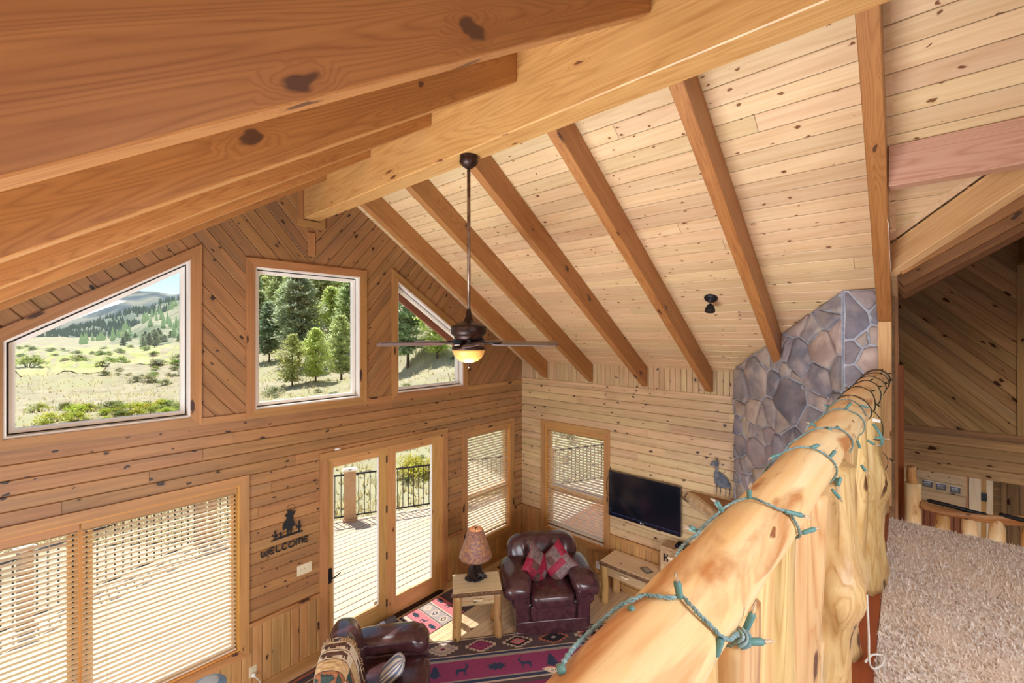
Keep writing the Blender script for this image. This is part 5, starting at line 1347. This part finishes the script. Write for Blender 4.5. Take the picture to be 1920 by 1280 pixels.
# small rug at the French door: bands run across X, so t is along -Y
m3 = []
for x_, cs in ((.10, ('grey', 'black', 'cream', 'black')), (1.16, ('cream', 'maroon', 'pink', 'black'))):
    for y_ in (.12, .40): m3.append(('medallion', [(c, stepped(x_, y_, .075 * s_, .06 * s_)) for c, s_ in zip(cs, (1, .75, .5, .2))]))
for y_, cs in ((.10, ('cream', 'black', 'cream')), (.28, ('cream', 'navy', 'cream')), (.45, ('cream', 'cream', 'grey'))):
    m3.append(('medallion', [(c, stepped(.60, y_, .075 * s_, .06 * s_)) for c, s_ in zip(cs, (1, .6, .3))]))
for x_ in (.40, .83):
    for y_, kind in ((.09, 0), (.27, 1), (.45, 0)):
        m_ = deer(0, 0, .05, 'green') if kind else leaf(0, 0, .06, 'green')
        m3.append((m_[0], [(c, [(x_ + b_, y_ - a_) for a_, b_ in p]) for c, p in m_[1]]))
bands1 = [(0, 0, 'dark')]
def rug1():
    O = Vector((3.17, 4.575, F + .0012)); r = thing('entry_rug', 'pink and grey banded lodge runner lying at the French door', 'rug', O + Vector((.56, .28, 0)))
    W = Wall(O, (1, 0, 0), (0, 1, 0)); M = W.M()
    MB().add(prism(rect(0, 0, 1.14, .555), 0, .006)).build('pile', rm['dark'], r, M)
    mb = MB()
    for a, b, c in ((.17, .20, 'cream'), (.21, .235, 'black'), (.25, .30, 'cream'), (.31, .495, 'pink'), (.495, .505, 'cream'), (.505, .515, 'black'), (.515, .69, 'grey'), (.69, .70, 'black'), (.70, .725, 'cream'), (.725, .90, 'pink'), (.90, .915, 'black')):
        mb.add(prism(rect(a, .004, b, .551), 0, .007), None, RK.index(c))
    mb.build('woven_bands', RMATS, r, M)
    for nm_, polys in m3:
        if polys[0][1][0][0] > 1.14: polys = [(c, [(x - .10, y) for x, y in p]) for c, p in polys]
        mm = MB()
        for z, (c, p) in enumerate(polys): mm.add(sheet(p, .006, .0076 + z * .0004), None, RK.index(c))
        mm.build(nm_, RMATS, r, M)
rug1()
r3 = thing('side_rug', 'dark lodge rug corner with small medallions by the wainscot behind the throw-draped armchair', 'rug', (1.9, 4.8, F))
W3 = Wall((1.35, 4.55, F + .0011), (1, 0, 0), (0, 1, 0))
MB().add(prism(rect(0, 0, 1.05, .56), 0, .006)).build('pile', rm['dark'], r3, W3.M())
mb = MB()
for a, b, c in ((.0, .02, 'black'), (.03, .10, 'maroon'), (.115, .13, 'cream'), (.40, .415, 'cream'), (.46, .475, 'navy'), (.50, .53, 'rust')): mb.add(prism(rect(.004, a, 1.046, b), 0, .007), None, RK.index(c))
mb.build('woven_bands', RMATS, r3, W3.M())
for x_ in (.15, .4, .65, .9):
    mm = MB()
    for z, (c, s_) in enumerate((('grey', 1), ('navy', .8), ('rust', .5))): mm.add(sheet(stepped(x_, .27, .09 * s_, .09 * s_), .006, .0076 + z * .0004), None, RK.index(c))
    mm.build('medallion', RMATS, r3, W3.M())
# draught stopper at the door
pts = spline([(2.72, 5.06, F + .06), (2.95, 5.075, F + .062), (3.27, 5.10, F + .065)], 8); nP = len(pts)
dt = thing('draft_stopper', 'grey tubular draft stopper lying along the foot of the French door', 'draft stopper', (3.0, 5.08, F))
MB().add(tube(pts, [.03] + [.052] * (nP - 2) + [.048], 14)).build('fabric_tube', m_grayf, dt, None, True)
MB().add(tube([(3.272, 5.10, F + .065), (3.285, 5.101, F + .066)], [.050, .044], 14)).build('end_cap', plain('stopper_end', S(130, 128, 138), .8), dt, None, True)
# blue rounded thing by the window, cut off by the frame
bs = thing('blue_stool', 'light blue round upholstered stool top peeping in under the large blind', 'stool', (1.02, 4.45, F))
MB().add(blob(.14, .14, .05, .7, 1, 30, 14)).build('seat', plain('blue_vinyl', S(112, 156, 206), .35), bs, Matrix.Translation((1.02, 4.45, -3.05)), True)
MB().add(blob(.085, .085, .02, .7, 1, 30, 10)).build('button_disc', plain('pale_blue', S(190, 208, 232), .4), bs, Matrix.Translation((1.02, 4.45, -3.05 + .042)), True)
MB().add(lathe([(.03, F), (.03, -3.05 - .04)], 12)).add(lathe([(.13, F), (.13, F + .02), (.03, F + .05)], 20)).build('pedestal', m_bronze, bs, None, True)
# ------------------------------------------------------------ outside: deck, railing, overhang
DZ = -4.0
DW = Wall((0, 0, DZ), (1, 0, 0), (0, 1, 0))
deck = structure('deck')
prow = [(-3.4, YG + .16), (12.4, YG + .16), (12.4, 5.27), (10.9, 5.98), (XR, 10.0), (-3.4, 7.45)]
prow = [(-3.4, YG + .16), (12.2, YG + .16), (XR, 10.0), (-3.4, 7.45)]
boards(DW, deck, w_deck, prow, [], 0, .142, (2.4, 4.9), .010, .012, gap=.0065, seed=81, name='deck_board')
boards(DW, deck, w_deck, rect(XW + .16, 1.0, 12.2, YG + .16), [], 0, .142, (2.4, 4.9), .010, .012, gap=.0065, seed=82, name='deck_board')
backing(DW, 'deck_frame', m_dark, prow, [], -.2, -.02, deck); backing(DW, 'deck_frame', m_dark, rect(XW + .16, 1.0, 12.2, YG + .16), [], -.2, -.02, deck)
m_comp = mottled('composite_post', S(198, 160, 122), S(184, 146, 108), 20, 3, rough=.7, bump=.1)
def rail_run(label, P, Q, posts):
    P, Q = Vector(P), Vector(Q); d = (Q - P); L = d.length; d.normalize(); Bv = Vector((-d.y, d.x, 0))
    r = thing('deck_railing', label, 'railing', (P + Q) / 2 + Vector((0, 0, DZ))); up = Vector((0, 0, 1))
    FM = lambda s, z: frame(P + d * s + up * (DZ + z), d, Bv, up)
    ps = sorted(posts)
    for s in ps:
        MB().add(box(.125, .125, 1.06, .004)).build('post', m_comp, r, FM(s, .53))
        MB().box((0, 0, 0), (.19, .19, .035), .008).box((0, 0, .025), (.13, .13, .025), .008).build('post_cap', plain('cap_cream', S(232, 220, 200), .6), r, FM(s, 1.075))
        MB().box((0, 0, 0), (.18, .18, .05), .01).build('post_skirt', m_comp, r, FM(s, .025))
    for a, b in zip(ps, ps[1:]):
        m = (a + b) / 2; l = b - a - .125
        MB().add(box(l, .034, .034, .003)).build('top_rail', m_black, r, FM(m, .98)); MB().add(box(l, .026, .026, .002)).build('bottom_rail', m_black, r, FM(m, .10))
        k = int(l / .115); sv = None
        for i in range(k):
            M = FM(a + .0625 + (l) * (i + .5) / k, .54)
            if sv is None: sv = MB().add(box(.016, .016, .86)).build('baluster', m_black, r, M)
            else: c = sv.copy(); col.objects.link(c); c.matrix_basis = M
A0 = Vector((XR, 9.92, 0)); A1 = Vector((11.6, 5.50, 0)); LL = (A1 - A0).length
rail_run('black metal deck railing with tan posts seen through the French door', A0, A1, [2.66, 4.95, 7.4, 9.9][0:0] + [2.66, 5.0, 7.45, LL])
B1 = Vector((-3.2, 7.42, 0)); LB_ = (A0 - B1).length
rail_run('black metal deck railing with tan posts seen through the large blinds', A0 + (B1 - A0) * .003, B1, [.05, 2.48, LB_ - .1])
rail_run('short black metal deck railing joining the peak post to the run beyond the door', A0, A0 + (A1 - A0).normalized() * 2.66, [.14, 2.55])
# gable overhang
YO = 6.25
m_soff = plain('soffit_paint', S(150, 120, 104), .7); m_fas = plain('fascia_paint', S(176, 120, 108), .7)
ov = structure('roof_overhang')
for sgn, x1 in ((1, XW + .7), (-1, XL - .7)):
    a = Vector((XR, YG, ceil_z(XR) + .06)); b = Vector((x1, YG, ceil_z(x1 if sgn > 0 else x1) + .06))
    dn = (b - a).normalized(); W = Wall((XR, YG, ceil_z(XR) + .02), dn, (0, 1, 0)); Lr = (b - a).length
    up = 1 if W.N.z > 0 else -1
    if sgn > 0:
        MB().add(prism(rect(0, -5.1, Lr, YO - YG), up * .10, up * .22)).add(prism(rect(0, -9.8, L_of(3.15), -5.1), up * .10, up * .22)).build('roof_deck', m_soff, ov, W.M())
    else: MB().add(prism(rect(0, -9.8, Lr, YO - YG), up * .10, up * .22)).build('roof_deck', m_soff, ov, W.M())
    MB().add(prism(rect(0, .14, Lr, YO - YG), up * -.02, up * .10)).build('soffit', m_soff, ov, W.M())
    beam('fascia', m_fas, Vector((XR, YO, ceil_z(XR) - .05)), Vector((x1, YO, ceil_z(x1) - .05)), .04, .30, ov)

# ------------------------------------------------------------ terrain
FW2 = Vector((math.cos(R(YAW)), math.sin(R(YAW)), 0)); RT = Vector((math.sin(R(YAW)), -math.cos(R(YAW)), 0))
def sstep(a, b, x): t = max(0., min(1., (x - a) / (b - a))); return t * t * (3 - 2 * t)
def hnoise(x, y): return .35 * math.sin(x * .11 + 1) * math.sin(y * .13) + .18 * math.sin(x * .31 + y * .23) + .08 * math.sin(x * .9 - y * .7)
def ground_z(X, Y):
    d = X * FW2.x + Y * FW2.y; l = X * RT.x + Y * RT.y
    r = math.hypot(X, Y); th = math.atan2(l, max(d, 1e-3) if d > 0 else d)   # bearing, right positive
    u = math.tan(max(-1.2, min(1.2, th)))
    s = sstep(-.80, -.46, u)
    flat = -5.2 - 3.3 * sstep(10, 42, r)
    r0 = 30 + 48 * sstep(-.16, -.5, u) if u < -.16 else 30
    dip = -5.2 - (1.0 * sstep(-.15, -.45, u) if u < -.15 else 0) * sstep(14, 40, r) + .8 * sstep(-.45, -.1, u) * sstep(18, 34, r)
    hill = dip + .20 * max(0, r - r0) * sstep(r0, r0 + 30, r) * (1 + .25 * sstep(-.5, -.1, u))
    fade = sstep(2.2, 1.2, abs(th))
    return (flat * (1 - s) + hill * s) + hnoise(X, Y) * min(1, r / 40) * (1 + r / 120)
grass_m = mottled('dry_grass', S(184, 172, 142), S(154, 142, 110), .35, 8, .3, .7, .95, .6, .05, S(172, 166, 124), .09)
def ground():
    nr, na = 130, 150; v = []; f = []
    for j in range(nr + 1):
        r = 9.0 * (1.036 ** j) if j else 4
        r = min(r, 9 * 1.036 ** nr)
        for i in range(na + 1):
            th = -1.35 + 2.5 * i / na
            p = FW2 * (r * math.cos(th)) + RT * (r * math.sin(th))
            v.append((p.x, p.y, ground_z(p.x, p.y)))
    for j in range(nr):
        for i in range(na): k = j * (na + 1) + i; f.append((k, k + 1, k + na + 2, k + na + 1))
    MB().add((v, f)).build('ground', grass_m, None, None, True)['kind'] = 'structure'
ground()
meadow_m = mottled('meadow_grass', S(158, 166, 96), S(186, 184, 116), .25, 6, .3, .7, .95, .5, .05, S(190, 180, 130), .06)
def px2dir(px): u = (px - 960) / 818; return FW2 + RT * u           # depth-normalised
def at(px, depth): p = px2dir(px) * depth; return Vector((p.x, p.y, ground_z(p.x, p.y)))
def meadow():
    v = []; f = []; nx_, ny_ = 40, 16
    for j in range(ny_ + 1):
        for i in range(nx_ + 1):
            px = -120 + 480 * i / nx_; e = math.sin(i * .7) * 7 + math.sin(i * .23 + 1) * 9
            d = (96 + e + max(0, px - 150) * .12) + (250 - 96) * (j / ny_) ** 1.4; p = at(px, d); v.append((p.x, p.y, p.z + .12))
    for j in range(ny_):
        for i in range(nx_): k = j * (nx_ + 1) + i; f.append((k, k + 1, k + nx_ + 2, k + nx_ + 1))
    MB().add((v, f)).build('ground_meadow', meadow_m, None, None, True)['kind'] = 'structure'
meadow()
# far ridges, each a solid slope at its own distance
forest_far = mottled('far_forest', S(66, 82, 88), S(92, 106, 110), .012, 9, .35, .65, 1, 0, .01, S(140, 140, 122), .004)  # blue-grey haze of distance mixed into the forest colours
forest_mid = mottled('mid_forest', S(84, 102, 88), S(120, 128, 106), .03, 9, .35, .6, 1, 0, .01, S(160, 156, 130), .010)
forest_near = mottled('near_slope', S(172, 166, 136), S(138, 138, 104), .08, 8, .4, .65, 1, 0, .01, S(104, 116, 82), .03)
RIDGES = {}
def ridge(name, mat, d0, d1, prof, seed, zb):
    rd = random.Random(seed); pxs = np.arange(prof[0][0], prof[-1][0] + 1, 6.0); cy = np.interp(pxs, [p[0] for p in prof], [p[1] for p in prof])
    ph = [rd.uniform(0, 6.28) for _ in range(6)]; nt_ = 26; v = []; f = []; Z = {}
    for i, px in enumerate(pxs):
        crest = (623.5 - cy[i]) / 818 * d1 * (1) + (d1 * .006) * math.sin(px * .11 + ph[0]) * .3
        for j in range(nt_ + 3):
            t = min(j / nt_, 1.12); dpt = d0 + (d1 - d0) * t
            z = zb + (crest - zb) * (sstep(0, 1, t) * .6 + t * .4 if t <= 1 else 1 - (t - 1) * 3)
            z += (d1 * .012) * math.sin(px * .045 + ph[1] + 3 * t) * math.sin(t * 5 + px * .02 + ph[2]) * min(t, 1) * (1 - min(t, 1)) * 4 * .6
            p = px2dir(px) * dpt; v.append((p.x, p.y, z))
    m = nt_ + 3
    for i in range(len(pxs) - 1):
        for j in range(m - 1): f.append((i * m + j, (i + 1) * m + j, (i + 1) * m + j + 1, i * m + j + 1))
    MB().add((v, f)).build(name, mat, None, None, True)['kind'] = 'structure'
    return v, m, len(pxs)
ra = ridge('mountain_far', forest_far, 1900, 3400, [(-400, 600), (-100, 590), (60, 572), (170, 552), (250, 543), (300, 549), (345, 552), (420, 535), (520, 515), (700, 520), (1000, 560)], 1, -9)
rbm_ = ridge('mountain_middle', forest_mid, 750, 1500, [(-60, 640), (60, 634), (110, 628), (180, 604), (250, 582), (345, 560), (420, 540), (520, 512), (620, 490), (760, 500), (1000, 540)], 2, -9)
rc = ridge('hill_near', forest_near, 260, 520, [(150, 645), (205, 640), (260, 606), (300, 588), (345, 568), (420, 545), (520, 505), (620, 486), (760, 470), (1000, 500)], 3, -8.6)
fl_ = MB().add(prism([(p.x, p.y) for p in (px2dir(-700) * 300, px2dir(1200) * 300, px2dir(1200) * 4000, px2dir(-700) * 4000)], -9.4, -8.75)).build('valley_floor', grass_m); fl_['kind'] = 'structure'

# ------------------------------------------------------------ trees and shrubs
def foliage(name, c1, c2, tr=.6):
    m, nt, b = new_mat(name); g = NG(nt); oi = g.n('ObjectInfo').outputs['Random']; tc = g.n('TexCoord').outputs['Object']
    f = g.ramp(g.noise(tc, 1.4, 3), .3, .7); c = g.mix(f, c1, c2); hs = g.n('HueSaturation'); g.l(c, hs.inputs['Color'])
    g.l(g.math('MULTIPLY_ADD', oi, .05, .475), hs.inputs['Hue']); g.l(g.math('MULTIPLY_ADD', g.math('FRACT', g.math('MULTIPLY', oi, 9.1)), .5, .75), hs.inputs['Value'])
    g.l(hs.outputs[0], b.inputs['Base Color']); b.inputs['Roughness'].default_value = .7
    tl = g.n('BsdfTranslucent'); g.l(hs.outputs[0], tl.inputs[0]); mx = g.n('MixShader'); mx.inputs[0].default_value = tr
    g.l(b.outputs[0], mx.inputs[1]); g.l(tl.outputs[0], mx.inputs[2]); g.l(mx.outputs[0], nt.nodes['Material Output'].inputs['Surface']); return m
f_pine = foliage('pine_needles', S(196, 208, 152), S(222, 228, 170)); f_dark = foliage('dark_needles', S(172, 188, 156), S(198, 210, 170)); f_lime = foliage('lime_needles', S(190, 204, 128), S(218, 222, 150))
f_sage = foliage('sage_leaves', S(146, 152, 108), S(180, 178, 132)); f_rabbit = foliage('rabbitbrush', S(176, 190, 70), S(214, 206, 84)); f_willow = foliage('willow_leaves', S(128, 152, 76), S(166, 182, 100))
tr_m = mottled('pine_trunk', S(96, 72, 58), S(60, 46, 40), 8, 4, rough=.9, bump=.6, bd=.03)
def needle_cluster(V, Fc, c, rad, n, rd, k=1.0):
    for _ in range(n):
        th, ph = rd.uniform(0, 6.283), rd.gauss(0, .6); q = rad * rd.uniform(.25, 1)
        x, y, z = c[0] + q * math.cos(th) * math.cos(ph), c[1] + q * math.sin(th) * math.cos(ph), c[2] + q * .55 * math.sin(ph) + .02
        a = rd.uniform(0, 6.283); L = rad * .75 * k; w = L * .26; dz = rd.uniform(-.4, .9) * L
        i = len(V); V.append((x - math.sin(a) * w, y + math.cos(a) * w, z)); V.append((x + math.sin(a) * w, y - math.cos(a) * w, z)); V.append((x + math.cos(a) * L, y + math.sin(a) * L, z + dz)); Fc.append((i, i + 1, i + 2))
def pine_mesh(h, seed, base=.18, width=.22, dens=1.0):
    rd = random.Random(seed); V = []; Fc = []; br = MB().add(tube([(0, 0, -.4), (rd.uniform(-.1, .1), 0, h * .5), (0, 0, h)], [h * .016, h * .011, h * .002], 7))
    n = int(34 * dens)
    for i in range(n):
        s = i / n; z = h * (base + (1 - base) * s); reach = h * width * (math.sin(min(1, (1 - s) * 1.5 + .05) * 1.57)) * (.65 + .35 * (s > .12)) * rd.uniform(.7, 1.1)
        for k in range(rd.choice((3, 4, 5))):
            a = rd.uniform(0, 6.283); br.add(tube([(0, 0, z), (reach * .8 * math.cos(a), reach * .8 * math.sin(a), z + reach * .12)], [h * .004, h * .0012], 4))
            for q in (.3, .65, 1.0):
                rr = reach * q; needle_cluster(V, Fc, (rr * math.cos(a), rr * math.sin(a), z + reach * .16 * q), h * .075 * (1.1 - .4 * s), int(13 * dens), rd)
    needle_cluster(V, Fc, (0, 0, h * .98), h * .035, 20, rd)
    return (V, Fc), (br.v, br.f)
def make_plant(name, label, cat, fol, wood_, mat, loc, sc_=1, group=None):
    t = thing(name, label, cat, loc, random.random() * 6, group); T = world(t) @ Matrix.Scale(sc_, 4)
    MB().add(fol).build('foliage', mat, t, T)
    MB().add(wood_).build('trunk' if cat == 'tree' else 'stems', tr_m, t, T)
    return t
protos = []
for i, (h, b_, w_, mat, dn) in enumerate(((10, .12, .24, f_pine, 1.0), (10, .14, .22, f_dark, 1.1), (10, .10, .28, f_lime, 1.0), (10, .20, .20, f_pine, 1.0), (10, .08, .32, f_lime, .9))):
    protos.append((pine_mesh(h, 40 + i, b_, w_, dn), mat))
first = {}
def tree_at(px, depth, h, kind, label, group=None):
    p = at(px, depth); g_ = protos[kind]
    if kind not in first:
        first[kind] = make_plant('pine_tree', label, 'tree', g_[0][0], g_[0][1], g_[1], p, h / 10, group); return first[kind]
    c = first[kind].copy(); col.objects.link(c); s0 = first[kind]
    c.matrix_basis = Matrix.Translation(p) @ Matrix.Rotation(random.random() * 6.28, 4, 'Z')
    c['label'] = label
    if group: c['group'] = group
    elif 'group' in c: del c['group']
    for ch in list(s0.children):
        d = ch.copy(); col.objects.link(d); d.parent = c
        d.matrix_parent_inverse = Matrix.Identity(4); d.matrix_basis = Matrix.Scale(h / 10, 4)
    return c
# individual trees seen through the windows
tree_at(548, 52, 6.2, 4, 'small bright young pine on dry grass, the lower one through the middle window')
tree_at(592, 54, 6.6, 2, 'small slim young pine beside the lowest young pine through the middle window')
tree_at(640, 60, 9, 0, 'full mid-green pine at the edge of the middle window slope')
tree_at(560, 74, 16.5, 1, 'tall dark pine standing over the young pines in the middle window')
tree_at(600, 90, 18, 3, 'tall thin pine with bare lower trunk behind the dark pine')
tree_at(505, 80, 11, 1, 'dark pine on the slope at the edge of the middle window')
tree_at(820, 44, 7.0, 2, 'bright lime pine behind the fan in the small right window')
tree_at(765, 47, 11, 1, 'dark tall pine at the peak of the small right window')
tree_at(850, 52, 6.5, 0, 'lower green pine behind the fan bowl in the right window')
grp = [(486, 96, 12, 0), (520, 104, 14, 3), (535, 92, 12, 0), (574, 110, 16, 0), (622, 82, 12, 2), (655, 78, 12, 0), (660, 96, 15, 2), (630, 105, 17, 0), (590, 125, 15, 3), (550, 130, 15, 0), (510, 125, 14, 0), (480, 122, 14, 1), (650, 125, 16, 3), (690, 90, 14, 0), (700, 70, 11, 2), (790, 62, 11, 0), (830, 66, 12, 0), (745, 70, 13, 3), (780, 84, 14, 1), (860, 72, 12, 2), (720, 100, 15, 1), (810, 95, 15, 3), (450, 118, 13, 0), (430, 150, 14, 1), (890, 58, 10, 0), (920, 70, 12, 1)]
def hill_label(px):
    if 470 < px < 682: return 'green pine in the crowded wood behind the young pines of the middle window', 'pines in the wood of the middle window'
    if 738 < px < 875: return 'green pine in the wood behind the bright pine of the right gable window', 'pines in the wood of the right window'
    return 'green pine on the hillside hidden from the loft by the gable wall', 'pines hidden behind the gable wall'
for px, d, h, k in grp: tree_at(px, d, h, k, *hill_label(px))
rd = random.Random(21)
for i in range(150):
    px = rd.uniform(400, 950); d = rd.uniform(125, 260); tree_at(px, d, rd.uniform(9, 15), rd.choice((0, 0, 1, 3, 2)), *hill_label(px))
for i in range(46):
    px = rd.uniform(230, 470); d = rd.uniform(170, 330) + max(0, 330 - px) * .4; tree_at(px, d, rd.uniform(7, 12), rd.choice((0, 1, 1, 3)), 'small far pine on the slope across the left window', 'far pines on the slope in the left window')
# far forest on the ridges: past counting, one joined mesh each
def far_forest(name, ridge_, n, h0, h1, mat, seed, lab, tmin=.15):
    v, m, npx = ridge_; rd = random.Random(seed); V = []; Fc = []
    for _ in range(n):
        i = rd.randrange(npx - 1); j = rd.randrange(int(m * tmin), m - 3)
        a, b, c = Vector(v[i * m + j]), Vector(v[(i + 1) * m + j]), Vector(v[i * m + j + 1])
        if math.sin(i * .35 + j * .5 + seed) + rd.uniform(-1, 1) < -.25: continue
        p = a + (b - a) * rd.random() + (c - a) * rd.random(); h = rd.uniform(h0, h1); r = h * .22; k = len(V)
        V += [(p.x + r, p.y, p.z), (p.x - r * .5, p.y + r * .87, p.z), (p.x - r * .5, p.y - r * .87, p.z), (p.x, p.y, p.z + h)]
        Fc += [(k, k + 1, k + 3), (k + 1, k + 2, k + 3), (k + 2, k, k + 3)]
    o = MB().add((V, Fc)).build(name, mat); tag(o, lab, 'forest', None, 'stuff')
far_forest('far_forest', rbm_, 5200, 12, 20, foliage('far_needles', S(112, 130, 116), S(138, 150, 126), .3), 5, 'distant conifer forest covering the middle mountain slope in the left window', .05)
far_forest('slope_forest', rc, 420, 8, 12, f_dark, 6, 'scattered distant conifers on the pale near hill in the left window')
# shrubs
def bush_mesh(seed, n=46, flat=.8):
    rd = random.Random(seed); V = []; Fc = []; st = MB()
    for _ in range(n):
        th, ph = rd.uniform(0, 6.283), rd.uniform(.05, 1.5); q = rd.uniform(.5, .95); c = (q * math.cos(th) * math.cos(ph), q * math.sin(th) * math.cos(ph), flat * q * math.sin(ph))
        needle_cluster(V, Fc, c, .34, 12, rd, .8)
        if _ % 4 == 0: st.add(tube([(0, 0, -.2), (c[0] * .8, c[1] * .8, c[2] * .8)], [.03, .01], 4))
    return (V, Fc), (st.v, st.f)
bm = [bush_mesh(70 + i) for i in range(3)]; bfirst = {}
def bush_at(px, depth, s, mat, label, group=None, k=0, flat=1):
    p = at(px, depth); key = (mat.name, k)
    if key not in bfirst:
        t = thing('shrub', label, 'shrub', p, 0, group); T = world(t) @ Matrix.Scale(s, 4)
        MB().add(bm[k][0]).build('foliage', mat, t, T); MB().add(bm[k][1]).build('stems', tr_m, t, T); bfirst[key] = t; return
    s0 = bfirst[key]; c = s0.copy(); col.objects.link(c); c.matrix_basis = Matrix.Translation(p) @ Matrix.Rotation(random.random() * 6.28, 4, 'Z'); c['label'] = label
    if group: c['group'] = group
    elif 'group' in c: del c['group']
    for ch in list(s0.children):
        d = ch.copy(); col.objects.link(d); d.parent = c; d.matrix_parent_inverse = Matrix.Identity(4); d.matrix_basis = Matrix.Scale(s, 4)
bush_at(52, 100, 3.4, f_willow, 'large round grey-green willow bush in the meadow of the left window', None, 0)
bush_at(150, 130, 2.6, f_willow, 'round willow bush in the middle distance of the left window meadow', None, 1)
bush_at(195, 78, 1.0, f_sage, 'single rounded sagebrush on the dry grass of the left window', None, 2)
bush_at(515, 48, 1.2, f_sage, 'grey sagebrush beside the young pines in the middle window', None, 1)
bush_at(775, 15.5, .9, f_rabbit, 'bright yellow-green rabbitbrush behind the deck railing through the French door', None, 0)
rd = random.Random(8)
for i in range(64): bush_at(rd.uniform(-60, 350), rd.uniform(105, 230), rd.uniform(1.0, 2.4), rd.choice((f_willow, f_willow, f_sage)), 'green willow shrub in the valley meadow of the left window', 'willow shrubs in the valley meadow', rd.randrange(3))
for i in range(24): bush_at(rd.uniform(180, 350), rd.uniform(70, 100), rd.uniform(.5, 1.2), rd.choice((f_sage, f_sage, f_willow)), 'small sagebrush along the meadow edge in the left window', 'sagebrush along the meadow edge', rd.randrange(3))
for i in range(54): bush_at(60 + rd.uniform(0, 1) ** .7 * 310, rd.uniform(38, 50), rd.uniform(.6, 1.2), rd.choice((f_rabbit, f_rabbit, f_willow)), 'yellow-green rabbitbrush in the strip below the left window', 'rabbitbrush below the left window', rd.randrange(3))
for i in range(24): bush_at(rd.uniform(330, 480), rd.uniform(40, 90), rd.uniform(.4, 1.0), f_sage, 'grey sagebrush on the slope between the gable windows', 'sagebrush on the slope', rd.randrange(3))
for i in range(40): bush_at(rd.uniform(610, 1130), rd.uniform(13, 26), rd.uniform(.12, .32), f_sage, 'small sagebrush on the dry bank behind the deck railing', 'sagebrush on the bank behind the deck', rd.randrange(3))
for i in range(30): bush_at(rd.uniform(480, 920), rd.uniform(34, 60), rd.uniform(.2, .6), f_sage, 'small sagebrush on the dry hillside under the pines', 'sagebrush under the pines', rd.randrange(3))
# dry grass tufts on the bank and meadow
def tufts():
    rd = random.Random(3); V = []; Fc = []
    for _ in range(9000):
        px = rd.uniform(-80, 1200); d = 11 + 70 * rd.random() ** 2.2; p = at(px, d)
        if p.y < 5.6 and p.x < 12.5: continue
        if p.y < 10.4 - .47 * abs(p.x - XR) and p.y > 4: continue
        s = rd.uniform(.10, .26) * (1 + d / 60)
        for k in range(4):
            a = rd.uniform(0, 6.28); w = s * .12; i = len(V)
            V += [(p.x - math.sin(a) * w, p.y + math.cos(a) * w, p.z - .02), (p.x + math.sin(a) * w, p.y - math.cos(a) * w, p.z - .02), (p.x + math.cos(a) * s * .5, p.y + math.sin(a) * s * .5, p.z + s)]; Fc.append((i, i + 1, i + 2))
    o = MB().add((V, Fc)).build('dry_grass_tufts', foliage('straw', S(226, 212, 172), S(204, 190, 146))); tag(o, 'dry straw grass tufts over the bank and meadow outside', 'grass', None, 'stuff')
tufts()
